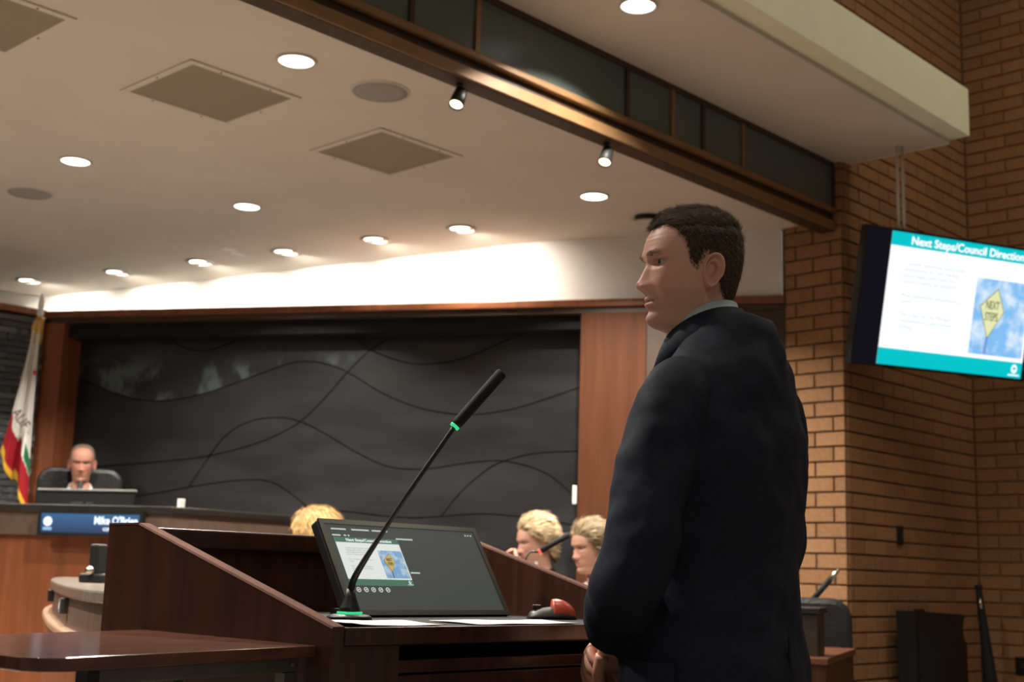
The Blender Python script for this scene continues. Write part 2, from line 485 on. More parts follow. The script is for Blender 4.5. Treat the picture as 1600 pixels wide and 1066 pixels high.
# ---- brick column, alcove wall and right wall
XC, YC, XR = 6.031, 3.318, 7.575
wall_column = struct(MB().box((XC + .012, YC + .012, 0), (XC + .5, 3.69, 5.2)).build('wall_column', M_MORTAR))
wall_alcove = struct(MB().box((XC + .013, YC + .012, 0), (XR + .3, YC + .3, 5.2)).build('wall_alcove', M_MORTAR))
def bricktex(name):
    m, N, L, B = new_mat(name)
    tc = N.new('ShaderNodeTexCoord'); sp = N.new('ShaderNodeSeparateXYZ'); cb = N.new('ShaderNodeCombineXYZ')
    L.new(tc.outputs['Object'], sp.inputs[0]); L.new(sp.outputs[1], cb.inputs[0]); L.new(sp.outputs[2], cb.inputs[1])
    b = N.new('ShaderNodeTexBrick'); L.new(cb.outputs[0], b.inputs[0])
    b.inputs['Color1'].default_value = (.25, .13, .052, 1); b.inputs['Color2'].default_value = (.30, .16, .066, 1); b.inputs['Mortar'].default_value = (.10, .062, .035, 1)
    b.inputs['Scale'].default_value = 1; b.inputs['Mortar Size'].default_value = .006; b.inputs['Brick Width'].default_value = .25; b.inputs['Row Height'].default_value = .0781
    L.new(b.outputs[0], B.inputs['Base Color']); B.inputs['Roughness'].default_value = .9
    return m
wall_right = struct(MB().box((XR + .012, -2.5, 0), (XR + .3, YC + .3, 5.2)).build('wall_right', bricktex('brick_far')))
CH = .0781; ZB = 2.234
def brick_mesh(ln, ax):        # front faces -x (ax=0) or -y (ax=1); 8 mm joint, chamfered rim
    h = CH - .009; l = ln - .009; c = .0025; d = .02
    v = [(0, 0, d), (l, 0, d), (l, h, d), (0, h, d), (0, 0, c), (l, 0, c), (l, h, c), (0, h, c), (c, c, 0), (l - c, c, 0), (l - c, h - c, 0), (c, h - c, 0)]
    f = [(0, 1, 5, 4), (1, 2, 6, 5), (2, 3, 7, 6), (3, 0, 4, 7), (4, 5, 9, 8), (5, 6, 10, 9), (6, 7, 11, 10), (7, 4, 8, 11), (8, 9, 10, 11)]
    if ax == 0: v = [(q[2], -q[0], q[1]) for q in v]
    else: v = [(q[0], q[2], q[1]) for q in v]
    me = MB().add(v, f).mesh('brick'); me.materials.append(M_BRICK); return me
BC = {}
def bmesh_for(ln, ax):
    k = (round(ln, 3), ax)
    if k not in BC: BC[k] = brick_mesh(ln, ax)
    return BC[k]
def lay(wall, ax, segs_for, k0, k1, place):
    items = []
    for k in range(k0, k1):
        z = ZB + k * CH + .0045
        for a, ln in segs_for(k): items.append((place(a, z), ln))
    vis = []
    for p, ln in items:
        q = proj(Vector(p) + Vector((0, 0, .04)))
        hid = (1340 < q[0] < 1600 and 400 < q[1] < 560) or q[1] < -25 or q[1] > 1085 or q[0] > 1620
        vis.append((hid, -1 / q[2], p, ln))
    vis.sort(key=lambda t: (t[0], t[1]))
    rest = MB()
    for i, (hid, _, p, ln) in enumerate(vis):
        me = bmesh_for(ln, ax)
        if i < 298 and not hid:
            o = bpy.data.objects.new('brick', me); COL.objects.link(o); o.location = Vector(p) + Vector((rnd.uniform(-.0012, .0012) if ax == 0 else 0, rnd.uniform(-.0012, .0012) if ax == 1 else 0, 0)); o.parent = wall
        else:
            rest.add([Vector(v.co) + Vector(p) for v in me.vertices], [tuple(f.vertices) for f in me.polygons])
    if rest.v:
        o = rest.build('brick_remainder', M_BRICK, wall, kind='stuff')
def col_segs(k):
    return [(0, .176), (.176, .176)] if k % 2 else [(0, .07), (.07, .212), (.282, .07)]
lay(wall_column, 0, lambda k: col_segs(k), -24, 36, lambda a, z: (XC, YC + .352 - a - .0045 + .004, z))
def run_segs(first, ln, total):
    out = [(0, first)]; a = first
    while a < total - .03:
        l = min(ln, total - a); out.append((a, l)); a += l
    return out
lay(wall_alcove, 1, lambda k: run_segs(.05 if k % 2 else .165, .232, XR - XC - .02), -24, 34, lambda a, z: (XC + .022 + a, YC, z))
lay(wall_right, 0, lambda k: run_segs(.125 if k % 2 else .25, .25, .9), -26, 34, lambda a, z: (XR, YC - .004 - a, z))

# ---- bulkhead soffit between dais ceiling and hall
ZSF, YF, XE = 3.362, 2.653, 6.12
soffit = struct(MB().box((-4, YF + .105, ZSF), (XE - .02, 3.50, 3.60)).build('ceiling_bulkhead', M_CEIL))
fas = MB(); fas.box((-4, YF, ZSF + .022), (XE, YF + .106, 3.631)); fas.box((-4, YF + .106, 3.60), (XE, 3.50, 3.631)); fas.box((XE - .02, YF + .106, ZSF + .0), (XE, 3.31, 3.601))
fas.build('fascia', M_CREAM, soffit)
YN = 3.366
beam = struct(MB().box((-4, YN + .012, 3.02), (XC - .002, 3.44, ZSF)).build('trim_6', M_DTRIM))
MB().box((-4, YN - .006, 3.335), (XC - .002, YN + .02, ZSF - .001)).build('top_rail', M_DTRIM, beam)
MB().box((-4, YN - .018, 3.076), (XC - .002, YN + .012, 3.108)).build('sill_rail', M_BRONZE, beam, bevel=.006)
MB().box((-4, YN - .012, 2.986), (XC - .002, YN + .03, 3.036)).build('lower_fascia', M_BRONZE, beam, bevel=.004)
MB().box((-4, YN + .0, 2.984), (XC - .002, 3.45, 3.019)).build('underside_board', M_DTRIM, beam)
mx_ = [-3.9, -2.2, -.6, .5, 1.4, 2.2] + [ony(px, py, YN).x for px, py in ((642, 25), (745, 60), (979.6, 140), (1050, 175), (1098, 190), (1160, 215))] + [XC - .015]
for i, x in enumerate(mx_):
    MB().box((x - .012, YN - .008, 3.108), (x + .012, YN + .012, 3.335)).build('mullion', M_BRONZE if i % 2 else M_DTRIM, beam)
    if i + 1 < len(mx_):
        MB().box((x + .012, YN + .002, 3.108), (mx_[i + 1] - .012, YN + .0118, 3.335)).build('panel', M_GLASSD, beam)

# ================================================================== CEILING FIXTURES
def downlight(name, x, y, zc, r, label, group, watts, spread=2.2):
    t = thing(name, label, 'ceiling light', (x, y, zc), 0, group)
    MB().lathe([(r * .84, -.001), (r * .86, -.008), (r, -.010), (r * 1.02, -.004), (r * 1.02, 0)], 36, caps=False).build('trim_ring', M_TRIMW, t, smooth=True)
    MB().lathe([(.001, -.0045), (r * .85, -.004), (r * .85, -.001)], 36).build('lens', M_LENS, t)
    lamp('downlight_beam', 'AREA', (0, 0, -.014), watts, (1, .93, .83), t, rot=(0, 0, 0), shape='DISK', size=r * 1.6, spread=spread)
    return t
g = 'bright round downlights in the dais ceiling'
DL = [(2.838, 3.849), (2.941, 5.701), (3.934, 5.694), (4.917, 4.098)]
for i, (x, y) in enumerate(DL):
    lb = ['round recessed downlight between square vent and the ceiling speaker close to the beam', 'round recessed downlight next to the round speaker near the stone wall',
          'round recessed downlight nearest the pair of small white ceiling plates', 'round recessed downlight beside the smoke detector disc'][i]
    downlight('ceiling_downlight', x, y, ZC, .078, lb, g, 62)
for x, y in ((1.0, 3.85), (.8, 5.7), (1.9, 7.2)):
    downlight('ceiling_downlight', x, y, ZC, .078, 'round recessed downlight in the dais ceiling beyond the square vents', g, 62)
q = onz(997, 8, ZSF)
downlight('soffit_downlight', q.x, q.y, ZSF, .078, 'round recessed downlight under the cream bulkhead soffit', 'downlights under the bulkhead', 40)
downlight('soffit_downlight', q.x - 2.4, q.y, ZSF, .078, 'round recessed downlight under the bulkhead soffit away from brick column', 'downlights under the bulkhead', 40)

def washer(x, y, nx, ny, which):
    t = thing('wall_washer_light', which + ' half-shielded wall washer light from the flag along the white wall', 'ceiling light', (x, y, ZC), 0, 'wall washer lights along the curved white wall')
    r = .085
    MB().lathe([(r * .74, -.001), (r * .78, -.007), (r, -.010), (r * 1.02, -.004), (r * 1.02, 0)], 32, caps=False).build('trim_ring', M_TRIMW, t, smooth=True)
    # half-shielded lens
    pts = [(r * .72 * math.cos(a), r * .72 * math.sin(a)) for a in np.linspace(-PI * .5, PI * .5, 18)]
    a0 = math.atan2(-ny, -nx)
    ca, sa = math.cos(a0), math.sin(a0)
    MB().prism([(u * ca - v * sa, u * sa + v * ca) for u, v in pts], -.004, -.001, lambda u, v, h: (u, v, h)).build('lens', M_LENS, t)
    pts2 = [(-u, v) for u, v in pts][::-1]
    MB().prism([(u * ca - v * sa, u * sa + v * ca) for u, v in pts2], -.0065, -.001, lambda u, v, h: (u, v, h)).build('shield', M_TRIMW, t)
    lamp('washer_beam', 'SPOT', (0, 0, -.02), 62, (1, .92, .80), t, aim=(nx * .75, ny * .75, -.62), spot_size=2.2, spot_blend=.8, shadow_soft_size=.05)
for (x, y), wh in zip(((4.116, 8.488), (4.351, 7.738), (4.521, 7.021), (4.687, 6.349), (4.825, 5.676), (4.959, 5.095)), ('first', 'second', 'third', 'fourth', 'fifth', 'sixth')):
    washer(x, y, .97, .23, wh)

def vent(x0, y0, x1, y1, label):
    t = thing('ceiling_vent', label, 'vent', ((x0 + x1) / 2, (y0 + y1) / 2, ZC), 0, 'square ceiling vents')
    a, b = (x1 - x0) / 2, (y1 - y0) / 2; w = .03
    f = MB()
    for bx in ((-a - w, -b - w, a + w, -b), (-a - w, b, a + w, b + w), (-a - w, -b, -a, b), (a, -b, a + w, b)):
        f.box((bx[0], bx[1], -.009), (bx[2], bx[3], 0))
    f.build('frame', M_CEIL, t, bevel=.003)
    MB().box((-a, -b, -.003), (a, b, 0)).build('perforated_panel', M_VENT, t)
    for sx, sy in ((-a * .5, -b - w / 2), (a * .5, -b - w / 2), (-a * .5, b + w / 2), (a * .5, b + w / 2), (-a - w / 2, 0), (a + w / 2, 0)):
        MB().lathe([(.004, -.011), (.005, -.009)], 8, Matrix.Translation((sx, sy, 0))).build('screw', M_DGREY, t)
vent(2.60, 4.18, 3.07, 4.64, 'tan square ceiling vent between two other vents')
vent(3.575, 4.195, 4.02, 4.64, 'tan square ceiling vent of the row nearest the brick column')
vent(1.62, 4.18, 2.07, 4.64, 'tan square ceiling vent at the end of the row away from brick column')
def speaker(x, y, label):
    t = thing('ceiling_speaker', label, 'speaker', (x, y, ZC), 0, 'round ceiling speakers')
    MB().lathe([(.111, -.007), (.12, -.006), (.122, 0)], 40, caps=False).build('rim', M_TRIMW, t, smooth=True)
    MB().lathe([(.001, -.009), (.08, -.008), (.111, -.006), (.111, -.001)], 40).build('grille', M_GRILLE, t, smooth=True)
speaker(3.254, 3.841, 'grey round ceiling speaker grille beside downlight close to the dark beam')
speaker(3.069, 6.41, 'grey round ceiling speaker grille close to the stone wall')
t = thing('smoke_detector', 'white disc smoke detector with dark base on ceiling above standing man', 'detector', (5.40, 4.12, ZC))
MB().lathe([(.055, -.03), (.07, -.028), (.075, 0)], 28).build('base', M_BLACK, t, smooth=True)
MB().lathe([(.02, -.052), (.085, -.046), (.09, -.034), (.055, -.03)], 32).build('disc', M_TRIMW, t, smooth=True)
for px, py in ((357, 389), (372, 396)):
    q = onz(px, py, ZC)
    o = MB().box((-.05, -.035, -.006), (.05, .035, 0)).build('ceiling_plate', mat('white_plate', (.8, .78, .74), .5, var=.02), bevel=.002)
    o.location = q; tag(o, 'small white rectangular plate on ceiling, one of a pair near the wall washers', 'plate', 'pair of white ceiling plates')

def spotlight(px, py, label):
    top = ony(px + 3, py - 22, 3.41); 
    t = thing('track_spotlight', label, 'spotlight', (top.x, 3.41, 2.984), 0, 'black spotlights under the beam')
    MB().tube([(0, 0, 0), (0, 0, -.012)], .014, 14).build('mount', M_BLACK, t)
    MB().tube([(0, 0, -.01), (0, 0, -.045)], .006, 8).build('stem', M_BLACK, t)
    d = Vector((-.45, -.15, -.85)).normalized(); c = Vector((0, 0, -.055)); R = d.to_track_quat('Z', 'Y').to_matrix().to_4x4(); R.translation = c
    MB().lathe([(.012, -.04), (.024, -.034), (.027, .0), (.029, .045), (.026, .046), (.025, .038)], 22, R, caps=False).build('barrel', M_BLACK if px < 800 else M_DGREY, t, smooth=True)
    MB().lathe([(.001, .036), (.025, .038)], 22, R).build('lens', M_LENSW, t)
    lamp('spotlight_beam', 'SPOT', c + d * .05, 14, (1, .8, .5), t, aim=d, spot_size=1.3, spot_blend=.5, shadow_soft_size=.02)
spotlight(715, 150, 'small black spotlight under the beam beside the ceiling speaker')
spotlight(945, 240, 'small grey spotlight under the beam towards the brick column')

# ================================================================== LECTERN
LS = 1.045
def lp(x, y, z): return Vector((x * LS, y * LS, CAMZ + (z - CAMZ) * LS))
LX0, LX1 = 1.353 * LS, 2.285 * LS
LY0, LY1 = 1.65 * LS, 2.352 * LS
LZD = CAMZ + (1.056 - CAMZ) * LS
LZT = CAMZ + (1.2225 - CAMZ) * LS
LYS = 2.245 * LS
lect = thing('lectern', 'dark wood speaker lectern with sloping sides beside standing man', 'lectern', ((LX0 + LX1) / 2, (LY0 + LY1) / 2, 0))
prof = [(LY0, 0), (LY0, LZD), (LYS, LZT), (LY1, LZT), (LY1, 0)]
TH = .027
for x in (LX0, LX1 - TH):
    sp_ = MB().prism(prof, x, x + TH, lambda u, v, h: (h, u, v)).build('side_panel', M_DWOOD, lect, world=True)
    e = MB()
    q0, q1 = Vector((0, LY0, LZD)), Vector((0, LYS, LZT)); nn = Vector((0, -(q1 - q0).z, (q1 - q0).y)).normalized() * .0035
    e.loft([[Vector((xx, p.y, p.z)) + d for xx, d in ((x - .0008, Vector()), (x + TH + .0008, Vector()), (x + TH - .002, nn), (x + .002, nn))] for p in (q0, q1)])
    e.box((x - .0008, LYS, LZT), (x + TH + .0008, LY1, LZT + .0035))
    e.build('edge_band', M_DWOODE, sp_, world=True)
MB().box((LX0 + TH, LY1 - .03, .05), (LX1 - TH, LY1, LZT - .042)).build('back_panel', M_DWOOD, lect, world=True)
MB().box((LX0 + TH, LY1 - .045, LZT - .042), (LX1 - TH, LY1, LZT - .002)).build('top_rail', M_DWOOD, lect, world=True, bevel=.004)
MB().box((LX0 + TH, LY0 + .002, LZD - .03), (LX1 - TH, LY1 - .03, LZD)).build('desk_top', M_BLACKM, lect, world=True)
MB().box((LX0 + TH, LY0 - .004, LZD - .028), (LX1 - TH, LY0 + .0018, LZD + .002)).build('front_rail', M_DWOOD, lect, world=True, bevel=.002)
MB().box((LX0 + TH, LY0 + .004, 0), (LX0 + .155, LY0 + .03, LZD - .03)).build('stile', M_DWOOD, lect, world=True)
MB().box((LX1 - .12, LY0 + .004, 0), (LX1 - TH, LY0 + .03, LZD - .03)).build('stile', M_DWOOD, lect, world=True)
for z0, z1 in ((LZD - .078, LZD - .056), (LZD - .30, LZD - .082), (.10, LZD - .304)):
    MB().box((LX0 + .157, LY0 + .010, z0), (LX1 - .122, LY0 + .03, z1)).build('drawer_front', M_DWOOD, lect, world=True, bevel=.002)
MB().box((LX0 + .15, LY0 + .2, .1), (LX1 - .12, LY0 + .22, LZD - .03)).build('inner_panel', M_BLACKM, lect, world=True)
MB().box((LX0 + TH, LY0 + .04, 0), (LX1 - TH, LY1 - .03, .08)).build('plinth', M_DWOOD, lect, world=True)
# folding side shelf with steel bracket
ZSH = CAMZ + (1.028 - CAMZ) * LS
shp = [(LX0 - .001, 1.762), (LX0 - .001, 2.30), (.80, 2.14), (.852, 1.76), (.858, 1.69), (.872, 1.668), (.905, 1.655)]
sh = MB().prism(shp, ZSH - .019, ZSH, lambda u, v, h: (u, v, h)).build('side_shelf', M_SHELF, lect, world=True, bevel=.002)
a_, b_ = Vector((.985, 1.705, 0)), Vector((LX0 - .012, 1.792, 0)); tt = (b_ - a_).normalized(); nn = Vector((-tt.y, tt.x, 0))
br = MB()
def obox(m_, a, b, n, w, z0, z1):
    c = [a, b, b + n * w, a + n * w]
    return m_.add([Vector((p.x, p.y, z0)) for p in c] + [Vector((p.x, p.y, z1)) for p in c], [(3, 2, 1, 0), (4, 5, 6, 7), (0, 1, 5, 4), (1, 2, 6, 5), (2, 3, 7, 6), (3, 0, 4, 7)])
obox(br, a_, b_, nn, .022, ZSH - .044, ZSH - .020)
br.build('bracket_arm', M_STEEL, sh, world=True, bevel=.003)
obox(MB(), a_ - tt * .022, a_ - tt * .0005, nn, .024, ZSH - .075, ZSH - .020).build('bracket_end', M_BLACK, sh, world=True)
obox(MB(), b_ - tt * .035, b_ - tt * .004, nn, .02, ZSH - .42, ZSH - .045).build('bracket_post', M_STEEL, sh, world=True)
st_ = MB(); st_.tube([a_ + tt * .16 + nn * .011 + Vector((0, 0, ZSH - .046)), b_ - tt * .02 + nn * .011 + Vector((0, 0, ZSH - .34))], .008, 8)
st_.build('bracket_strut', M_STEEL, sh, world=True)
MB().lathe([(.004, 0), (.004, .003)], 10, Matrix.Translation(b_ - tt * .02 - nn * .001 + Vector((0, 0, ZSH - .032))) @ Matrix.Rotation(PI / 2, 4, 'X')).build('bolt', M_CHROME, sh, world=True)

# ------------------------------------------------------------------ slides on the screens
def sky_mat(name, strength):
    m, N, L, B = new_mat(name)
    tc = N.new('ShaderNodeTexCoord'); n = N.new('ShaderNodeTexNoise'); n.inputs['Scale'].default_value = 4.5; n.inputs['Detail'].default_value = 5
    L.new(tc.outputs['Generated'], n.inputs[0])
    r = N.new('ShaderNodeValToRGB'); r.color_ramp.elements[0].position = .42; r.color_ramp.elements[1].position = .68
    r.color_ramp.elements[0].color = (.22, .52, .90, 1); r.color_ramp.elements[1].color = (.80, .92, 1, 1)
    L.new(n.outputs[0], r.inputs[0]); L.new(r.outputs[0], B.inputs['Emission Color']); B.inputs['Emission Strength'].default_value = strength
    B.inputs['Base Color'].default_value = (.02, .02, .02, 1)
    return m
def slide(screen, M, w, h, mats, pre):
    """slide in local plane: x right, y up, z towards viewer; origin at its lower left corner"""
    def rect(n, x0, y0, x1, y1, m, lift):
        o = MB().box((x0 * w, y0 * h, 0), (x1 * w, y1 * h, lift)).build(n, m, screen); o.matrix_basis = M; return o
    rect('slide_page', 0, 0, 1, 1, mats['page'], .0006)
    rect('slide_header', 0, .895, 1, 1, mats['bar'], .0009)
    rect('slide_footer', 0, 0, 1, .125, mats['bar'], .0009)
    rect('slide_picture', .605, .155, .985, .745, mats['sky'], .0010)
    def tx(body, x, y, size, m, al='LEFT', off=0, n='slide_text', sx=1.0):
        return text(body, size * h, n, m, screen, M @ Matrix.Translation((x * w, y * h, .0013)) @ Matrix.Diagonal((sx, 1, 1, 1)), al, off)
    tx('Next Steps/Council Direction', .525, .918, .086, mats['white'], 'CENTER', .0016 * h, 'slide_title', 1.06)
    for i, (l, y) in enumerate((('Consider approving these three', .76), ('amendments for first reading', .715), ('and bringing them back for a', .67), ('second reading and adoption', .625),
                                ('More substantial amendments to', .52), ('come', .475), ('This is part of City Manager\u2019s', .375), ('comprehensive enforcement', .33), ('strategy', .285))):
        tx(l, .105, y, .048, mats['faint'], sx=.92)
    cx, cy = .735, .50
    dia = [(-.088, .03), (-.012, -.22), (.088, .0), (.028, .18)]
    def poly(n, pts, m, lift):
        o = MB().prism([((cx + a) * w, (cy + b) * h) for a, b in pts], .0009, lift, lambda u, v, k: (u, v, k)).build(n, m, screen); o.matrix_basis = M; return o
    poly('sign_post', [(-.030, -.34), (-.008, -.34), (-.003, -.20), (-.020, -.20)], mats['post'], .0014)
    poly('sign_border', dia, mats['ink'], .0016)
    poly('sign_board', [(a * .95, b * .95) for a, b in dia], mats['yellow'], .0019)
    T = lambda x, y: M @ Matrix.Translation((x * w, y * h, .0021))
    text('NEXT', .085 * h, 'sign_text', mats['ink'], screen, T(cx, cy + .015) @ Matrix.Diagonal((.60, 1.05, 1, 1)), 'CENTER', .0006 * h)
    text('STEPS', .085 * h, 'sign_text', mats['ink'], screen, T(cx, cy - .075) @ Matrix.Diagonal((.60, 1.05, 1, 1)), 'CENTER', .0006 * h)
    o = MB().lathe([(.034 * h, .0009), (.034 * h, .0015)], 24, Matrix.Translation((.945 * w, .072 * h, 0)) @ Matrix.Diagonal((.85, 1, 1, 1))).build('slide_emblem', mats['white'], screen); o.matrix_basis = M
    o = MB().lathe([(.02 * h, .0016), (.02 * h, .0019)], 20, Matrix.Translation((.945 * w, .076 * h, 0)) @ Matrix.Diagonal((.85, .7, 1, 1))).build('emblem_center', mats['bar'], screen); o.matrix_basis = M
    rect('emblem_caption', .905, .018, .985, .028, mats['white'], .0013)
TVM = dict(page=emit('tv_page', (.94, .97, 1), 1.15), bar=emit('tv_teal', (.0, .56, .60), 1.0), white=emit('tv_white', (1, 1, 1), 1.2), faint=emit('tv_faint_text', (.70, .76, .82), .9),
           sky=sky_mat('tv_sky', 1.0), yellow=emit('tv_yellow', (.80, .82, .45), 1.0), ink=emit('tv_ink', (.08, .10, .03), .6), post=emit('tv_post', (.20, .33, .75), 1.0))
MNM = dict(page=emit('mon_page', (.72, .76, .72), 1.0), bar=emit('mon_green', (.06, .16, .105), 1.0), white=emit('mon_white', (.75, .8, .76), 1.0), faint=emit('mon_faint', (.50, .54, .51), 1.0),
           sky=sky_mat('mon_sky', .62), yellow=emit('mon_yellow', (.55, .40, .12), 1.0), ink=emit('mon_ink', (.10, .09, .03), .6), post=emit('mon_post', (.12, .16, .18), 1.0))

# ---- lectern touch monitor
ML, MY, MZ = 1.702 * LS, 2.02 * LS, LZD + .004
MW, MH, MT = .458 * LS, .226 * LS, math.radians(57.5)
mon = thing('lectern_monitor', 'black reclined monitor showing presenter view on the lectern desk', 'monitor', (ML + MW / 2, MY + .06, LZD))
R = Matrix.Translation((ML, MY, MZ)) @ Matrix.Rotation(MT, 4, 'X')
def mbox(n, x0, y0, z0, x1, y1, z1, m, par, bevel=0):
    o = MB().box((x0, y0, z0), (x1, y1, z1)).build(n, m, par, bevel=bevel); o.matrix_basis = pm(mon).inverted() @ R; return o
mbox('housing', 0, 0, -.028, MW, MH, -.003, M_BLACK, mon, .004)
bz = MB()
for b in ((0, 0, MW, .012), (0, MH - .012, MW, MH), (0, .012, .012, MH - .012), (MW - .012, .012, MW, MH - .012)): bz.box((b[0], b[1], -.003), (b[2], b[3], .002))
o = bz.build('bezel', mat('bezel_black', (.02, .02, .016), .3), mon); o.matrix_basis = pm(mon).inverted() @ R
scr = MB().box((.012, .012, -.003), (MW - .012, MH - .012, 0)).build('screen', emit('mon_dark', (.050, .056, .050), 1.0), mon); scr.matrix_basis = pm(mon).inverted() @ R
sw, shh = MW - .024, MH - .024
slide(scr, Matrix.Translation((.012 + sw * .035, .012 + shh * .285, 0)), sw * .40, shh * .56, MNM, 'mon')
for i, (u, v, wd) in enumerate(((.035, .95, .09), (.16, .95, .11), (.29, .95, .10), (.03, .875, .05), (.10, .875, .015), (.125, .875, .01), (.43, .862, .11), (.445, .45, .06), (.93, .955, .008), (.95, .955, .008), (.97, .955, .008))):
    o = MB().box((0, 0, 0), (wd * sw, .0035, .0006)).build('toolbar_text', MNM['faint'], scr); o.matrix_basis = Matrix.Translation((.012 + u * sw, .012 + v * shh - .003, 0))
for i in range(5):
    ic = MB(); cx, cy = .012 + sw * (.075 + .045 * i), .012 + shh * .235
    ic.lathe([(.0058, 0), (.0058, .0006), (.0045, .0006), (.0045, 0)], 14, Matrix.Translation((cx, cy, 0)), caps=False)
    ic.box((cx - .002, cy - .001, 0), (cx + .002, cy + .001, .0006)); ic.build('toolbar_icon', MNM['white'], scr)
ft = MB(); ft.box((ML + .10, MY + .075, LZD), (ML + MW - .10, MY + .19, LZD + .012)); ft.box((ML + .2, MY + .10, LZD + .01), (ML + MW - .2, MY + .125, LZD + .10)); ft.build('stand', M_BLACK, mon, world=True)

# ---- gooseneck microphone on the lectern
mb0 = ony(546, 963, 1.955 * LS); mx0, my0 = mb0.x, mb0.y
mic = thing('lectern_microphone', 'long black gooseneck microphone with green light ring on the lectern', 'microphone', (mx0, my0, LZD))
MB().lathe([(.045, 0), (.045, .005), (.038, .009), (.030, .010)], 32).build('base', M_BLACK, mic, smooth=True)
MB().lathe([(.0245, .010), (.0255, .0115), (.0255, .0135), (.0245, .015)], 28).build('light_ring', emit('green_ring', (.05, .75, .30), .9), mic, smooth=True)
MB().lathe([(.022, .015), (.019, .024), (.011, .045), (.009, .06)], 24).build('collar', M_BLACK, mic, smooth=True)
W0 = Vector((mx0, my0, LZD))
def yy(k): return my0 - .24 * k
pp = [Vector((0, 0, .055)), ony(553, 905, yy(.06)) - W0, ony(572, 872, yy(.16)) - W0, ony(598, 832, yy(.28)) - W0, ony(640, 768, yy(.5)) - W0, ony(710, 667, yy(.83)) - W0]
ptip = ony(785, 582, yy(1.08)) - W0
gp = spline(pp, 40)
MB().tube(gp, [.0075 - .0028 * min(1, i / 14) for i in range(40)], 10).build('gooseneck', M_BLACK, mic, smooth=True)
dv = (ptip - pp[-1]).normalized()
MB().tube([pp[-1] - dv * .002, pp[-1] + dv * .004], .0098, 16).build('light_ring', MATS['green_ring'], mic, smooth=True)
MB().tube([pp[-1] + dv * .004, pp[-1] + dv * .012, ptip - dv * .004, ptip], [.0095, .0112, .0118, .0095], 18).build('capsule', M_BLACKM, mic, smooth=True)

def sheet(name, pts, z, label, curl=0):
    n = 10; v = []
    a, b, c, d = [Vector((*p, 0)) for p in pts]
    for i in range(n + 1):
        for j in range(n + 1):
            u, w = i / n, j / n
            p = (a * (1 - u) + b * u) * (1 - w) + (d * (1 - u) + c * u) * w
            v.append((p.x, p.y, z + curl * max(0, .35 - u) ** 2 * (1 - w) * 4 + .0012 * math.sin(5 * u + 3 * w) ** 2))
    f = [(i * (n + 1) + j, (i + 1) * (n + 1) + j, (i + 1) * (n + 1) + j + 1, i * (n + 1) + j + 1) for i in range(n) for j in range(n)]
    o = MB().add(v, f).build(name, M_PAPER, smooth=True); s_ = o.modifiers.new('thick', 'SOLIDIFY'); s_.thickness = .0012
    tag(o, label, 'paper', 'loose papers on the lectern')
sheet('paper_sheet', [(1.475, 1.745), (1.70, 1.75), (1.76, 1.93), (1.53, 1.96)], LZD + .0025, 'white sheet of paper below microphone base at lectern front edge', .012)
sheet('paper_sheet', [(1.80, 1.755), (2.09, 1.76), (2.13, 1.90), (1.83, 1.93)], LZD + .0025, 'white sheet of paper lying between monitor and mouse', .0)

mp_ = ony(862, 966, 1.90 * LS)
mou = thing('computer_mouse', 'black and red computer mouse on the lectern desk', 'mouse', (mp_.x, mp_.y, LZD), math.radians(-40))
def dome(a, b, h, z0=0, x0=0, x1=1, n=14):
    rings = []
    for i in range(n + 1):
        t = x0 + (x1 - x0) * i / n; cx = -a + 2 * a * t; k = math.sqrt(max(1e-4, 1 - (2 * t - 1) ** 2))
        hh = h * (k ** .8) * (1 + .35 * math.sin(PI * t) * (t - .3)); ww = b * k ** .6
        rings.append([Vector((cx, ww * math.cos(q), z0 + max(0, hh * math.sin(q)))) for q in np.linspace(0, PI, 12)])
    return rings
MB().loft(dome(.058, .034, .026), closed=True).build('body', M_BLACK, mou, smooth=True)
MB().loft(dome(.056, .031, .040, .002, .50, 1.0), closed=True).build('palm_shell', mat('mouse_red', (.45, .06, .035), .3, var=.1), mou, smooth=True)
MB().box((-.045, -.003, .020), (-.025, .003, .031)).build('wheel', M_DGREY, mou, bevel=.002)

# ================================================================== WALL TV
az, tl = math.radians(114), math.radians(13)
TLc = at(1355, 350, 6.5); dx = Vector((math.sin(az), math.cos(az), 0)); nz = Vector((math.cos(az) * 1, -math.sin(az), 0))
if nz.y > 0: nz = -nz
dn = -Vector((0, 0, 1)) * math.cos(tl) - nz * math.sin(tl); fwd_ = dx.cross(-dn)
TVW, TVH = 1.26, .70
BLc = TLc + dn * TVH
tv = thing('wall_television', 'large flat television showing a bright slide hung beside the brick column', 'television', BLc)
RT = Matrix(((dx.x, -dn.x, fwd_.x, 0), (dx.y, -dn.y, fwd_.y, 0), (dx.z, -dn.z, fwd_.z, 0), (0, 0, 0, 1)))
def tpart(o): o.matrix_basis = RT; return o
tpart(MB().box((0, 0, -.05), (TVW, TVH, -.004)).build('housing', M_BLACK, tv, bevel=.006))
fm = MB()
for b in ((0, 0, TVW, .010), (0, TVH - .010, TVW, TVH), (0, .010, .010, TVH - .010), (TVW - .010, .010, TVW, TVH - .010)): fm.box((b[0], b[1], -.004), (b[2], b[3], .003))
tpart(fm.build('bezel', M_BLACK, tv))
ts = tpart(MB().box((.010, .010, -.004), (TVW - .010, TVH - .010, 0)).build('screen', emit('tv_black', (.0035, .004, .008), 1.0), tv))
slide(ts, Matrix.Translation((.160, .014, 0)), TVW - .320, TVH - .026, TVM, 'tv')
rods = []
for px in (1403.5, 1412):
    p0 = at(px, 330, 6.62) - BLc; p0.z = TVH * .985
    top = Vector((p0.x, p0.y, 3.36 - BLc.z))
    MB().tube([p0, top], .0075, 10).build('hanging_rod', M_TRIMW, tv, smooth=True)
tpart(MB().box((.08, .25, -.085), (.50, .50, -.05)).build('mount_plate', M_BLACK, tv))

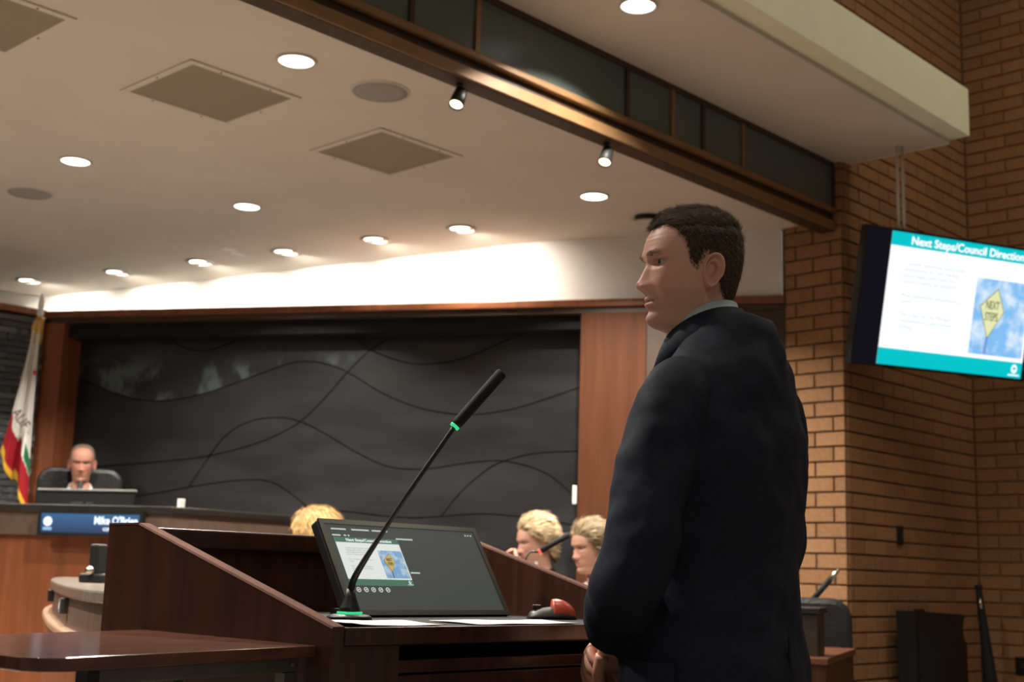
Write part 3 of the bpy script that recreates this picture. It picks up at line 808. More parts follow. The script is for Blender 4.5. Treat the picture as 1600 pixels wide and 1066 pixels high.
# ================================================================== DAIS
A = Vector((2.847, 5.945, 0)); D = Vector((3.312, 5.207, 0)); Cc = Vector((3.982, 5.34, 0))
e1 = (D - A).normalized(); e2 = (Cc - D).normalized()
front = [A - e1 * .7, A, D - e1 * .16, D - e1 * .04 + e2 * .04, D + e2 * .16, Cc, Cc + e2 * .75]
def offs(pl, d):       # offset to the side away from the room
    out = []
    for i, p in enumerate(pl):
        t = (pl[min(i + 1, len(pl) - 1)] - pl[max(i - 1, 0)]).normalized(); n = Vector((-t.y, t.x, 0))
        if n.dot(Vector((.7, .7, 0))) < 0: n = -n
        out.append(p + n * d)
    return out
def slab(pl, d0, d1, z0, z1):
    a = offs(pl, d0); b = offs(pl, d1)
    return MB().prism([(p.x, p.y) for p in a] + [(p.x, p.y) for p in reversed(b)], z0, z1, lambda u, v, h: (u, v, h))
ZD = 1.407
dais = thing('council_dais', 'raised wood council dais with black counter ledge and taupe band', 'desk', (D.x, D.y, 0))
slab(front, .0, .30, ZD - .032, ZD).build('counter_ledge', M_COUNTER, dais, world=True, bevel=.004)
slab(front, .02, .26, ZD - .142, ZD - .032).build('upper_band', M_LAM, dais, world=True)
slab(front, .045, .26, 0, ZD - .142).build('front_panel', M_WOOD, dais, world=True)
slab(front, .26, .80, 1.10, 1.14).build('work_surface', M_COUNTER, dais, world=True)
# electronic name plate
n1 = Vector((-e1.y, e1.x, 0)); n1 = -n1 if n1.dot(Vector((.7, .7, 0))) > 0 else n1
def dpl(px, py, off):
    o = A + n1 * off; d = ray(px, py); return CAMP + d * ((o - CAMP).dot(n1) / d.dot(n1))
c0 = dpl(58, 834, .03); c1 = dpl(221, 836, .03); c2 = dpl(58, 793, .03)
NPW = (c1 - c0).dot(e1); NPH = .121
npz = ZD - .146
npl = thing('name_display', 'blue lit electronic name display on the dais front', 'name plate', (c0.x, c0.y, npz))
RN = Matrix(((e1.x, 0, n1.x, 0), (e1.y, 0, n1.y, 0), (0, 1, 0, 0), (0, 0, 0, 1)))
def nb(n, x0, y0, z0, x1, y1, z1, m, par=None): 
    o = MB().box((x0, y0, z0), (x1, y1, z1)).build(n, m, par or npl)
    o.matrix_basis = RN if par is None else Matrix.Identity(4); return o
nb('housing', 0, 0, -.028, NPW, NPH, -.002, M_BLACK)
for b in ((0, 0, NPW, .016), (0, NPH - .018, NPW, NPH), (0, .016, .014, NPH - .018), (NPW - .014, .016, NPW, NPH - .018)): nb('bezel', b[0], b[1], -.002, b[2], b[3], .004, M_BLACK)
def blue_mat():
    m, N, L, B = new_mat('display_blue')
    tc = N.new('ShaderNodeTexCoord'); sp = N.new('ShaderNodeSeparateXYZ'); L.new(tc.outputs['Generated'], sp.inputs[0])
    r = N.new('ShaderNodeValToRGB'); r.color_ramp.elements[0].color = (.006, .035, .10, 1); r.color_ramp.elements[1].color = (.03, .13, .29, 1)
    B.inputs['Base Color'].default_value = (.01, .01, .02, 1)
    L.new(sp.outputs[1], r.inputs[0]); L.new(r.outputs[0], B.inputs['Emission Color']); B.inputs['Emission Strength'].default_value = 1
    return m
ns = nb('screen', .014, .016, -.002, NPW - .014, NPH - .018, 0, blue_mat())
M_NW = emit('display_white', (.85, .95, 1), 1.3)
text("Mike O'Brien", .050, 'name_text', M_NW, ns, Matrix.Translation((NPW - .022, .058, .0006)) @ Matrix.Diagonal((.80, 1, 1, 1)), 'RIGHT', .0016)
text("COUNCIL MEMBER", .020, 'title_text', M_NW, ns, Matrix.Translation((NPW - .022, .028, .0006)), 'RIGHT', .0008)
MB().lathe([(.022, 0), (.022, .001)], 24, Matrix.Translation((.048, .066, 0))).build('emblem', M_NW, ns)
MB().box((.026, .026, 0), (.070, .040, .001)).build('emblem_caption', emit('display_pale', (.35, .6, .85), 1), ns)
# monitor of the seated council member, seen from behind
mo = at(135, 779, 6.42)
cm = thing('desk_monitor', 'black monitor seen from behind in front of the seated council member', 'monitor', (mo.x, mo.y, 1.14), math.atan2(e1.y, e1.x))
MB().box((-.255, -.012, .10), (.255, .012, .350)).build('housing', M_BLACK, cm, bevel=.004)
MB().box((-.258, -.016, .350), (.258, .016, .360)).build('top_edge', mat('grey_edge', (.22, .21, .2), .35), cm, bevel=.002)
MB().box((-.07, -.02, .285), (-.005, -.012, .297)).build('maker_mark', M_DGREY, cm); MB().box((.01, -.02, .285), (.05, -.012, .297)).build('maker_mark', M_DGREY, cm)
MB().box((-.03, -.01, .01), (.03, .01, .12)).build('stem', M_BLACK, cm)
MB().box((-.12, -.09, 0), (.12, .09, .012)).build('foot', M_BLACK, cm, bevel=.003)
q = at(348, 797, 6.2)
o = MB().box((-.013, -.013, 0), (.013, .013, .04)).build('small_box', M_PAPER, bevel=.002); o.location = offs([D, D + e2 * .1, Cc], .06)[1]; o.location.z = ZD
tag(o, 'tiny white box standing on the black dais ledge', 'box')
p_ = wp(3.372, 1.58, .0)
o = MB().box((-.006, -.011, -.05), (.006, .011, .05)).build('switch_plate', mat('white_plate', (.8, .78, .74), .5), bevel=.002)
o.location = wp(3.362, 1.585, .006); o.rotation_euler = (0, 0, math.atan2(TW.y, TW.x) + PI / 2); tag(o, 'white switch plate at the edge of the dark panel wall', 'switch')

# ---- curved peninsula counter in front of the dais
ZP = 1.08
def pd(px, D): return at(px, 905, D)
outl = [pd(px, D) for px, D in ((130, 5.75), (100, 5.72), (84, 5.4), (79, 4.9), (84, 4.4), (96, 3.9), (118, 3.5), (150, 3.25), (200, 3.12), (330, 3.2), (325, 4.2), (290, 5.6))]
oc = [(p.x, p.y) for p in outl]
sm_ = [tuple(q) for q in spline([Vector((*q, 0)).xy for q in oc[:9]], 40)] + oc[9:]
cxy = Vector((sum(q[0] for q in oc) / len(oc), sum(q[1] for q in oc) / len(oc)))
pod = thing('curved_counter', 'rounded taupe laminate counter with pale rim on wood base before the dais', 'counter', (cxy.x, cxy.y, 0))
def grow(d):
    out = []
    n = len(sm_)
    for i, q in enumerate(sm_):
        t = (Vector(sm_[(i + 1) % n]) - Vector(sm_[i - 1])).normalized(); nn_ = Vector((t.y, -t.x))
        if nn_.dot(Vector(q) - cxy) < 0: nn_ = -nn_
        out.append(tuple(Vector(q) + nn_ * d))
    return out
def pr_(d, z0, z1, n, m, bevel=0):
    MB().prism(grow(d), z0, z1, lambda u, v, h: (u, v, h)).build(n, m, pod, world=True, bevel=bevel)
pr_(0, ZP - .032, ZP, 'counter_top', M_LAMT, .006)
pr_(-.015, .965, ZP - .032, 'upper_band', M_LAM)
pr_(.018, .942, .965, 'pale_rim', mat('light_rim', (.35, .22, .14), .35), .006)
pr_(.008, 0, .942, 'wood_base', M_WOOD)
# switch boxes on the rounded end
def band_hit(px, py):
    g_ = grow(-.015); d = ray(px, py); best = None
    for i in range(len(g_)):
        a, b = Vector((*g_[i], 0)), Vector((*g_[(i + 1) % len(g_)], 0)); t = b - a; nn_ = Vector((t.y, -t.x, 0))
        if abs(d.dot(nn_)) < 1e-9: continue
        k = (a - CAMP).dot(nn_) / d.dot(nn_); h = CAMP + d * k; s_ = (Vector((h.x, h.y, 0)) - a).dot(t) / t.length_squared
        if 0 <= s_ <= 1 and k > 0 and (best is None or k < best[0]): best = (k, h, -nn_ if nn_.dot(d) > 0 else nn_)
    return best
for px, py, w_, h_, nm, lb in ((106, 947, .045, .045, 'wall_switch', 'grey switch box with white label on rounded counter end'), (84.5, 931, .022, .042, 'wall_outlet', 'narrow black outlet on rounded counter end')):
    _, p, v = band_hit(px, py)
    nrm = v.normalized()
    t = thing(nm, lb, 'switch', (p.x, p.y, p.z), math.atan2(nrm.y, nrm.x))
    MB().box((-.01, -w_ / 2, -h_ / 2), (.022, w_ / 2, h_ / 2)).build('box', M_DGREY if w_ > .04 else M_BLACK, t, bevel=.003)
    if w_ > .04:
        MB().box((.022, -w_ * .42, -h_ * .42), (.024, w_ * .2, h_ * .42)).build('faceplate', mat('grey_plate', (.25, .25, .26), .4), t)
        MB().box((.024, -w_ * .26, -h_ * .2), (.0248, w_ * .06, h_ * .2)).build('label_strip', M_PAPER, t)
q = onz(154, 911, ZP)
t = thing('desk_phone', 'black upright handset in a cradle on the rounded staff counter', 'telephone', (q.x, q.y, ZP), math.radians(20))
MB().box((-.045, -.05, 0), (.045, .05, .03)).build('cradle', M_BLACK, t, bevel=.006)
MB().loft([[Vector((x * k + s_, y * k, z)) for x, y in ((-.03, -.022), (.03, -.022), (.03, .022), (-.03, .022))] for z, k, s_ in ((.02, 1, 0), (.07, .95, -.004), (.12, .8, -.012), (.128, .75, -.013))]).build('handset', M_BLACK, t, bevel=.004)
MB().lathe([(.001, .018), (.012, .014), (.016, .004), (.016, 0)], 16, Matrix.Translation((-.045, .0, .04)) @ Matrix.Rotation(-PI / 2, 4, 'Y')).build('dial', M_CHROME, t, smooth=True)

# ================================================================== FLAG
fx, fy = 3.60, 7.235
flag = thing('flag_on_pole', 'white and red flag with gold fringe on pole beside stone wall', 'flag', (fx, fy, 0))
MB().tube([(0, 0, 0), (0, 0, 2.60)], .012, 12).build('pole', mat('flag_pole_wood', (.10, .05, .025), .4), flag, smooth=True)
MB().lathe([(.13, 0), (.13, .03), (.03, .06), (.014, .09)], 28).build('base', mat('brass', (.5, .33, .1), .3, metal=1), flag, smooth=True)
MB().lathe([(.013, 2.56), (.02, 2.58), (.017, 2.60), (.012, 2.605), (.018, 2.625), (.016, 2.66), (.002, 2.71)], 16).build('finial', mat('silver_finial', (.8, .8, .76), .3, metal=.0), flag, smooth=True)
FU = Vector((CR.x, CR.y, 0)).normalized() * -1; FN = Vector((-CF.x, -CF.y, 0)).normalized()
nu, nv = 70, 150
ZFT = 2.535
def cloth(u, v):
    zh = 1.79 - .40 * (1 - u) ** 1.1 - (.03 if u > .55 else 0)
    zz = ZFT - v * (ZFT - zh)
    k = (ZFT - zz) / 1.0
    wd = .045 + .15 * min(1, k / .85) ** 1.25
    off = -.022 + u * wd - .02 * k
    dep = .030 * math.sin(u * 9 + .6) * min(1, .3 + k) + .02 * math.sin(u * 17 + 1 + k * 2) * min(1, .2 + k) + .035
    return FU * off + FN * dep + Vector((0, 0, zz)), zz - zh
vs, cs = [], []
for i in range(nu + 1):
    for j in range(nv + 1):
        p, dh = cloth(i / nu, j / nv); vs.append(p)
        if dh < .045: c = (.62, .36, .03)
        elif dh < .23: c = (.30, .012, .02)
        elif .24 < dh < .33 and i / nu < .22: c = (.02, .16, .06)
        else: c = (.72, .70, .66)
        if p.z > 2.44 and (i * 7 + j) % 5 < 3: c = (.65, .38, .04) if p.z > 2.47 else c
        cs.append(c)
fs = [(i * (nv + 1) + j, (i + 1) * (nv + 1) + j, (i + 1) * (nv + 1) + j + 1, i * (nv + 1) + j + 1) for i in range(nu) for j in range(nv)]
o = MB().add(vs, fs, cs).build('cloth', attr_mat('flag_cloth', .85, 0, .1, 100, .2), flag, smooth=True)
sm = o.modifiers.new('t', 'SOLIDIFY'); sm.thickness = .003
tas = MB()
for k in range(9):
    a = k * .7; tas.tube([(.016 * math.cos(a), .016 * math.sin(a), 2.56), (.026 * math.cos(a) - .01, .026 * math.sin(a), 2.50), (.024 * math.cos(a + .3) - .01, .024 * math.sin(a + .3), 2.44 - .02 * (k % 3))], [.006, .008, .004], 6)
tas.build('gold_tassel', mat('gold_fringe', (.65, .38, .04), .6), flag, smooth=True)
q, _ = cloth(.80, .66)
RX = Matrix(((-FU.x, 0, FN.x, 0), (-FU.y, 0, FN.y, 0), (0, 1, 0, 0), (0, 0, 0, 1)))
text('ALIF', .082, 'flag_lettering', mat('flag_brown', (.10, .05, .03), .8), flag, Matrix.Translation(q + FN * .05) @ RX @ Matrix.Rotation(math.radians(-52), 4, 'Z') @ Matrix.Diagonal((.8, 1, 1, 1)), 'LEFT', .001)
q, _ = cloth(.16, .66)
so = MB(); so.prism([(.05 * math.cos(PI / 2 + k * PI / 5) * (1 if k % 2 == 0 else .42), .05 * math.sin(PI / 2 + k * PI / 5) * (1 if k % 2 == 0 else .42)) for k in range(10)], 0, .001, lambda u, v, h: (u, v, h))
q, _ = cloth(.06, .28)
o = so.build('red_star', mat('flag_red', (.5, .02, .03), .8), flag); o.matrix_basis = Matrix.Translation(q + FN * .012) @ RX @ Matrix.Diagonal((.35, .5, 1, 1))

# ================================================================== THINGS BY THE BRICK WALLS
def wall_plate(px, py, wpx, hpx, wall, nm, lb):
    p = ony(px, py, YC - .001) if wall == 'y' else onx(px, py, XR - .001)
    s_ = 7.3 / FPX
    t = thing(nm, lb, 'wall plate', p)
    if wall == 'y': MB().box((-wpx * s_ * .9, -.012, -hpx * s_ / 2), (wpx * s_ * .9, 0, hpx * s_ / 2)).build('cover', M_BLACK, t, bevel=.002); MB().box((-.008, -.014, -.012), (.008, -.012, .012)).build('insert', M_DGREY, t)
    else: MB().box((-.012, -.06, -hpx * s_ / 2), (0, .035, hpx * s_ / 2)).build('cover', M_BLACK, t, bevel=.002); MB().box((-.014, -.02, -.012), (-.012, .0, .012)).build('insert', M_DGREY, t)
wall_plate(1405, 837, 9, 28, 'y', 'wall_outlet', 'narrow dark wall plate set in the brick alcove wall')
wall_plate(1414, 1044, 9, 29, 'y', 'wall_outlet', 'black wall plate beside the black case low on brick')
wall_plate(1597, 1041, 15, 28, 'x', 'wall_outlet', 'black outlet on the right brick wall near the black stand')
# black case standing against the wall
pts = [(1428, 955), (1446, 956), (1509, 961), (1506, 970), (1504.5, 982), (1506, 996), (1511, 1006), (1513, 1066)]
yw = 3.15
pl = [ony(px, py, yw) for px, py in pts]
pl2 = [(p.x, p.z) for p in pl] + [(pl[-1].x + .02, .0), (pl[0].x + .05, .0)]
t = thing('equipment_case', 'tall black equipment case with a notched side against brick alcove wall', 'case', (sum(p[0] for p in pl2) / len(pl2), yw, 0))
MB().prism(pl2, yw, yw + .10, lambda u, v, h: (u, h, v)).build('shell', M_BLACK, t, world=True)
MB().box((pl[0].x + .05, yw - .006, .1), (pl[0].x + .30, yw - .001, pl[0].z - .1)).build('front_panel', M_BLACKM, t, world=True)
MB().box((pl[0].x + .10, yw + .02, pl[0].z - .01), (pl[0].x + .16, yw + .05, pl[0].z + .008)).build('handle', M_BLACK, t, world=True)
# folded black stand
b0 = ony(1529, 920, 3.17); b1 = ony(1548, 1066, 3.10); k = b1.z / (b0.z - b1.z); ft_ = b1 + (b1 - b0) * k
t = thing('folded_stand', 'tall tapering folded black stand with silver clasp leaning in brick corner', 'stand', (ft_.x, ft_.y, 0))
Wt = Vector((ft_.x, ft_.y, 0))
MB().tube([b0 - Wt, b0 * .93 + b1 * .07 - Wt, b0 * .5 + b1 * .5 - Wt, b1 - Wt, b1 * .4 + ft_ * .6 - Wt, ft_ - Wt + Vector((0, 0, .005))], [.017, .018, .026, .038, .06, .05], 16).build('body', M_BLACKM, t, smooth=True)
cl = MB(); ctr = b0 * .78 + b1 * .22 - Wt; vd = (CAMP - (ctr + Wt)).normalized()
cl.tube([b0 * .90 + b1 * .10 - Wt + vd * .020, ctr + vd * .021], [.007, .010], 10); cl.build('clasp', M_CHROME, t, smooth=True)
MB().tube([b0 - Wt, b0 - Wt + Vector((0, 0, .02))], .02, 14).build('cap', M_BLACK, t)

# ---- side desk with bin, chair and microphone near the column
ZK = .88
k0 = onz(1294, 1029, ZK); k1 = onz(1336, 1014, ZK)
kd = (k1 - k0).normalized(); kn = Vector((-kd.y, kd.x, 0))
sd = thing('side_desk', 'small red-brown wood desk below the brick column', 'desk', k0 + kd * .4 + kn * .3 - Vector((0, 0, ZK)))
pc = [k0, k0 + kd * .86, k0 + kd * .86 + kn * .5, k0 + kn * .5]
MB().prism([(p.x, p.y) for p in pc], ZK - .025, ZK, lambda u, v, h: (u, v, h)).build('desk_top', mat('dark_red_wood', (.11, .036, .016), .4, var=.2), sd, world=True, bevel=.004)
pi_ = [k0 + kd * .01 + kn * .01, k0 + kd * .85 + kn * .01, k0 + kd * .85 + kn * .49, k0 + kd * .01 + kn * .49]
MB().prism([(p.x, p.y) for p in pi_], 0, ZK - .025, lambda u, v, h: (u, v, h)).build('cabinet', M_DWOOD, sd, world=True)
bp = k0 + kd * .16 + kn * .10
t = thing('desk_bin', 'small dark brown box with black lid on the side desk', 'box', (bp.x, bp.y, ZK), math.atan2(kd.y, kd.x))
MB().box((-.085, -.055, 0), (.085, .075, .155)).build('body', mat('bin_brown', (.03, .022, .018), .4), t, bevel=.004)
MB().box((-.095, -.065, .155), (.095, .085, .178)).build('lid', M_BLACK, t, bevel=.004)
cp = at(1240, 985, 5.75)
ch = thing('office_chair', 'black rounded office chair back behind the side desk', 'chair', (cp.x, cp.y, 0), YAW * -1 + math.radians(-12))
def rounded(w, h, r, n=6):
    o = []
    for cx, cy, a0 in ((w - r, h - r, 0), (-w + r, h - r, PI / 2), (-w + r, -h + r, PI), (w - r, -h + r, 1.5 * PI)):
        o += [(cx + r * math.cos(a0 + PI / 2 * i / n), cy + r * math.sin(a0 + PI / 2 * i / n)) for i in range(n + 1)]
    return o
def chair_parts(ch, wid, top, seat, mt, depth=.09):
    hb = (top - seat - .05) / 2
    MB().prism(rounded(wid, hb, .09), -depth / 2, depth / 2, lambda u, v, h: (u, h, seat + .05 + hb + v)).build('backrest', mt, ch, bevel=.025)
    MB().prism(rounded(wid * .98, .24, .07), seat - .08, seat, lambda u, v, h: (u, v + .26, h)).build('seat', mt, ch, bevel=.02)
    MB().tube([(0, .26, .12), (0, .26, seat - .08)], .03, 14).build('column', M_BLACK, ch)
    for i in range(5):
        a = 2 * PI * i / 5
        MB().tube([(0, .26, .12), (.28 * math.cos(a), .26 + .28 * math.sin(a), .06)], [.025, .016], 8).build('leg', M_BLACK, ch)
        MB().lathe([(.028, -.012), (.03, 0), (.028, .012)], 14, Matrix.Translation((.28 * math.cos(a), .26 + .28 * math.sin(a), .03)) @ Matrix.Rotation(PI / 2, 4, 'X')).build('caster', M_BLACK, ch)
    for s_ in (-1, 1):
        MB().tube([(s_ * wid, .05, seat + .22), (s_ * wid * 1.02, .32, seat + .22), (s_ * wid, .36, seat - .02)], [.018, .02, .015], 8).build('armrest', M_BLACK, ch)
chair_parts(ch, .25, 1.085, .50, M_LEATHER)
p0 = at(1278, 928, 5.95); p1 = at(1297, 906, 5.95); p2 = at(1310, 890, 5.95)
t = thing('side_microphone', 'black microphone with silver tip angled up behind the office chair', 'microphone', (p0.x + .02, p0.y + .16, 0))
Wt = Vector(t.location)
MB().lathe([(.11, 0), (.11, .02), (.02, .03)], 24).build('base', M_BLACK, t)
MB().tube([(0, 0, .02), (0, 0, .9), p0 - Wt - (p1 - p0).normalized() * .06], .008, 8).build('stand', M_BLACK, t)
MB().tube([p0 - Wt - (p1 - p0).normalized() * .06, p1 - Wt], .013, 12).build('body', M_BLACKM, t, smooth=True)
MB().tube([p1 - Wt, p1 * .5 + p2 * .5 - Wt, p2 - Wt], [.013, .012, .007], 12).build('tip', M_CHROME, t, smooth=True)

# ================================================================== PEOPLE
HT = [  # z, front, back, half width, front exponent
    (-.250, .040, -.066, .052, 2.1), (-.200, .042, -.070, .055, 2.1), (-.170, .042, -.070, .057, 2.0), (-.140, .041, -.067, .056, 2.0), (-.126, .046, -.066, .055, 1.95), (-.118, .060, -.066, .055, 1.85),
    (-.111, .083, -.066, .0555, 1.7), (-.100, .094, -.067, .057, 1.68), (-.080, .097, -.070, .0600, 1.75), (-.060, .0985, -.074, .0645, 1.88), (-.035, .0965, -.082, .0685, 2.05),
    (-.010, .0930, -.091, .0725, 2.2), (.015, .0935, -.097, .0755, 2.3), (.035, .0985, -.099, .0770, 2.35), (.058, .0965, -.098, .0765, 2.3), (.080, .088, -.093, .0720, 2.2),
    (.098, .075, -.083, .0640, 2.1), (.112, .057, -.067, .0520, 2.0), (.121, .036, -.047, .036, 2.0), (.126, .012, -.020, .013, 2.0)]
HZ = [t[0] for t in HT]
def G(a, s): return np.exp(-.5 * (a / s) ** 2)
def head_grid(nu=150, nz=170):
    zs = np.interp(np.linspace(0, 1, nz), [0, .12, .42, .75, .93, 1], [-.25, -.14, -.06, .06, .116, .126])
    u = np.linspace(0, 2 * PI, nu, endpoint=False); t = u - .42 * np.sin(u)
    X = np.zeros((nz, nu)); Y = np.zeros((nz, nu)); Z = np.zeros((nz, nu))
    for i, z in enumerate(zs):
        xf, xb, w, p = [cr(HZ, [r[k] for r in HT], z) for k in (1, 2, 3, 4)]
        x0 = -.008; c, s = np.cos(t), np.sin(t)
        pe = np.where(c > 0, p, 2.15)
        X[i] = x0 + np.where(c > 0, xf - x0, x0 - xb) * np.sign(c) * np.abs(c) ** (2 / pe)
        Y[i] = w * np.sign(s) * np.abs(s) ** (2 / pe); Z[i] = z
    fm = np.clip((X - .01) / .04, 0, 1)
    ay = np.abs(Y); d = np.zeros_like(X)
    amp = np.interp(Z, [-.046, -.040, -.034, -.028, -.021, -.010, .004, .018, .030], [0, .003, .012, .0215, .0245, .0185, .0115, .0052, 0])
    wid = np.interp(Z, [-.04, -.028, -.018, 0, .02], [.0125, .0125, .0105, .0075, .0085])
    d += amp * np.exp(-.5 * (ay / wid) ** 2.4)
    d += .0085 * G(ay - .0145, .0050) * G(Z + .030, .0065)                    # nostril wings
    d -= .0075 * G(ay - .031, .016) * G(Z - .018, .0095)                       # sockets
    d -= .0075 * G(ay - .031, .0125) * G(Z - .0175, .0040)                     # lid opening
    d += .0045 * G(Z - .036, .0065) * G(ay - .026, .019)                       # brow ridge
    d += .0030 * G(ay - .031, .014) * G(Z - .0275, .0028)                      # upper lid fold
    d += .0025 * G(ay - .030, .013) * G(Z - .004, .005)                        # lower lid pouch
    d += .0045 * G(ay - .044, .014) * G(Z + .016, .014)                        # cheek bone
    d -= .0016 * G(ay - .028 - (-.022 - Z) * .45, .0035) * G(Z + .042, .014)   # nasolabial fold
    d += .0040 * G(ay, .021) * G(Z + .0525, .0045) + .0045 * G(ay, .018) * G(Z + .0655, .0050)
    d -= .0040 * G(ay, .017) * G(Z + .0590, .0018)
    d -= .0035 * G(ay, .016) * G(Z + .0775, .005)
    d += .0055 * G(ay, .017) * G(Z + .097, .010)                               # chin
    for zz in (.062, .072, .082): d += .0003 * np.sin((Z - zz) * 620) * G(Z - zz, .005) * G(ay, .035)
    X = X + d * fm
    return X, Y, Z
def grid_faces(nz, nu, mask=None):
    f = []
    for i in range(nz - 1):
        for k in range(nu):
            q = (i * nu + k, i * nu + (k + 1) % nu, (i + 1) * nu + (k + 1) % nu, (i + 1) * nu + k)
            if mask is None or all(mask[j] for j in q): f.append(q)
    return f
def normals(X, Y, Z):
    P = np.stack([X, Y, Z], -1); du = np.roll(P, -1, 1) - np.roll(P, 1, 1)
    dz = np.zeros_like(P); dz[1:-1] = P[2:] - P[:-2]; dz[0] = P[1] - P[0]; dz[-1] = P[-1] - P[-2]
    n = np.cross(du, dz); n /= np.linalg.norm(n, axis=-1, keepdims=True) + 1e-12
    return n
def smooth01(x): x = np.clip(x, 0, 1); return x * x * (3 - 2 * x)
def skin_colors(X, Y, Z, base, lip, brow, stub=.0, browz=.0335):
    ay = np.abs(Y); fr = X > .04
    C = np.ones(X.shape + (3,)) * np.array(base)
    def mix(mask, col):
        C[:] = C * (1 - mask[..., None]) + np.array(col) * mask[..., None]
    red = .35 * G(ay - .045, .018) * G(Z + .02, .018) + .45 * G(ay, .014) * G(Z + .024, .012)
    mix(np.clip(red, 0, 1) * fr, (base[0] * 1.03, base[1] * .80, base[2] * .76))
    if stub: mix(stub * smooth01((-.030 - Z) / .02) * smooth01((Z + .125) / .02) * (X > .0), (base[0] * .66, base[1] * .66, base[2] * .68))
    lipm = np.clip((G(ay, .022) * (np.abs(Z + .0585) < .0095) * (ay < .024 - np.abs(Z + .0585) * 1.3)), 0, 1) * fr
    mix(lipm * .75, lip)
    mix(.75 * G(Z + .0590, .0016) * (ay < .024) * fr, (lip[0] * .3, lip[1] * .3, lip[2] * .3))
    bz_ = browz + .004 * np.sin((ay - .012) / .04 * PI)
    mix(.4 * G(Z - bz_, .0034) * smooth01((ay - .010) / .006) * smooth01((.052 - ay) / .012) * fr, brow)
    mix(.6 * G(Z - .0225, .0016) * G(ay - .031, .011) * fr, (.05, .03, .02))
    return C
def ear(mb, side, col):
    n, m = 26, 12; vs, cs = [], []
    for i in range(m + 1):
        r = i / m
        for k in range(n):
            a = 2 * PI * k / n
            ex = .0205 * (1 + .12 * math.sin(a)) * (1 if math.sin(a) > -.3 else .86); ez = .0385
            h = .0105 * math.exp(-((r - .86) / .11) ** 2) - .011 * math.exp(-(r / .42) ** 2) + .004 * math.exp(-((r - .52) / .1) ** 2) * (1 if -.6 < math.cos(a - 2.6) else .3)
            x = -ex * r * math.cos(a); z = ez * r * math.sin(a); y = .006 + h
            if r > .95: y -= .008
            # tilt: rear edge stands out from the head
            ang = math.radians(27); xx = x - .010; y2 = y + (-xx) * math.tan(ang) * .75; 
            zz = z + .10 * 0; xr = xx * math.cos(.2) - zz * math.sin(.2); zr = xx * math.sin(.2) + zz * math.cos(.2)
            vs.append((xr - .004, side * (.0695 + y2), zr - .004))
            k_ = min(1, max(0, (h + .008) / .012))  # shade of the ear hollow put into the skin colour by relief depth
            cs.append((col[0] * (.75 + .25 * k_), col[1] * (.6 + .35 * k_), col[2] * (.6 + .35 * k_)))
    f = [(i * n + k, i * n + (k + 1) % n, (i + 1) * n + (k + 1) % n, (i + 1) * n + k) for i in range(m) for k in range(n)]
    # back skirt towards the skull
    o = len(vs)
    for k in range(n):
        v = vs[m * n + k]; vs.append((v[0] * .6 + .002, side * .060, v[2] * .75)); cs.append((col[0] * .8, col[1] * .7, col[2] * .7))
    f += [(m * n + k, m * n + (k + 1) % n, o + (k + 1) % n, o + k) for k in range(n)]
    mb.add(vs, f, cs)
def hand_paths(side):
    """curled hand: palm towards -z, fingers along +x then curling down"""
    out = []
    for j, (y, l) in enumerate(((.030, .072), (.010, .080), (-.010, .075), (-.029, .060))):
        p = Vector((.085, y * side, .0)); pts = [Vector((.03, y * .8 * side, 0)), p]; a = math.radians(18)
        for seg, da in ((.46, 38), (.30, 48), (.24, 30)):
            a += math.radians(da); p = p + Vector((math.cos(a) * l * seg, 0, -math.sin(a) * l * seg)); pts.append(p)
        out.append((pts, [.0105, .0100, .0095, .0088, .0070]))
    th = [Vector((.015, .030 * side, -.004)), Vector((.045, .050 * side, -.014)), Vector((.078, .052 * side, -.024)), Vector((.104, .040 * side, -.028))]
    out.append((th, [.014, .0125, .0115, .0085]))
    return out
def add_hand(mb, M, side, col):
    tmp = MB()
    for pts, rad in hand_paths(side):
        sp = spline(pts, 16); tmp.tube(sp, [float(np.interp(i / 15, np.linspace(0, 1, len(rad)), rad)) * (1 if i < 15 else .55) for i in range(16)], 10)
    rings = []
    for x, w, h in ((-.06, .026, .022), (-.02, .027, .021), (.0, .031, .019), (.03, .040, .017), (.06, .043, .0155), (.088, .041, .012), (.097, .036, .007)):
        rings.append([Vector((x, w * math.copysign(abs(math.cos(a)) ** .8, math.cos(a)), h * math.sin(a))) for a in np.linspace(0, 2 * PI, 20, endpoint=False)])
    tmp.loft(rings)
    mb.add([M @ Vector(v) for v in tmp.v], tmp.f, [col] * len(tmp.v))
def eyes(par, Mh, iris, down=0, side=0):
    for s_ in (-1, 1):
        c = Vector((.0700, s_ * .0312, .0175)); mb = MB(); cs = []; prof = []
        n, m = 24, 16
        for i in range(m + 1):
            th = PI * i / m; r_ = .0125
            for k in range(n):
                a = 2 * PI * k / n; loc = Vector((math.cos(th), math.sin(th) * math.cos(a), math.sin(th) * math.sin(a)))
                ang = math.degrees(th); cs.append((.012, .010, .009) if ang < 13 else iris if ang < 30 else (.42, .38, .35))
                loc = Matrix.Rotation(math.radians(side), 3, 'Z') @ Matrix.Rotation(math.radians(down), 3, 'Y') @ loc
                mb.v.append(tuple(c + loc * r_))
        mb.f = [(i * n + k, i * n + (k + 1) % n, (i + 1) * n + (k + 1) % n, (i + 1) * n + k) for i in range(m) for k in range(n)]
        mb.c = cs; mb.v = [tuple(Mh @ Vector(v)) for v in mb.v]
        mb.build('eye', M_EYE, par, smooth=True)
M_EYE = attr_mat('eye_surface', .12, 0, 0, 10, .6)
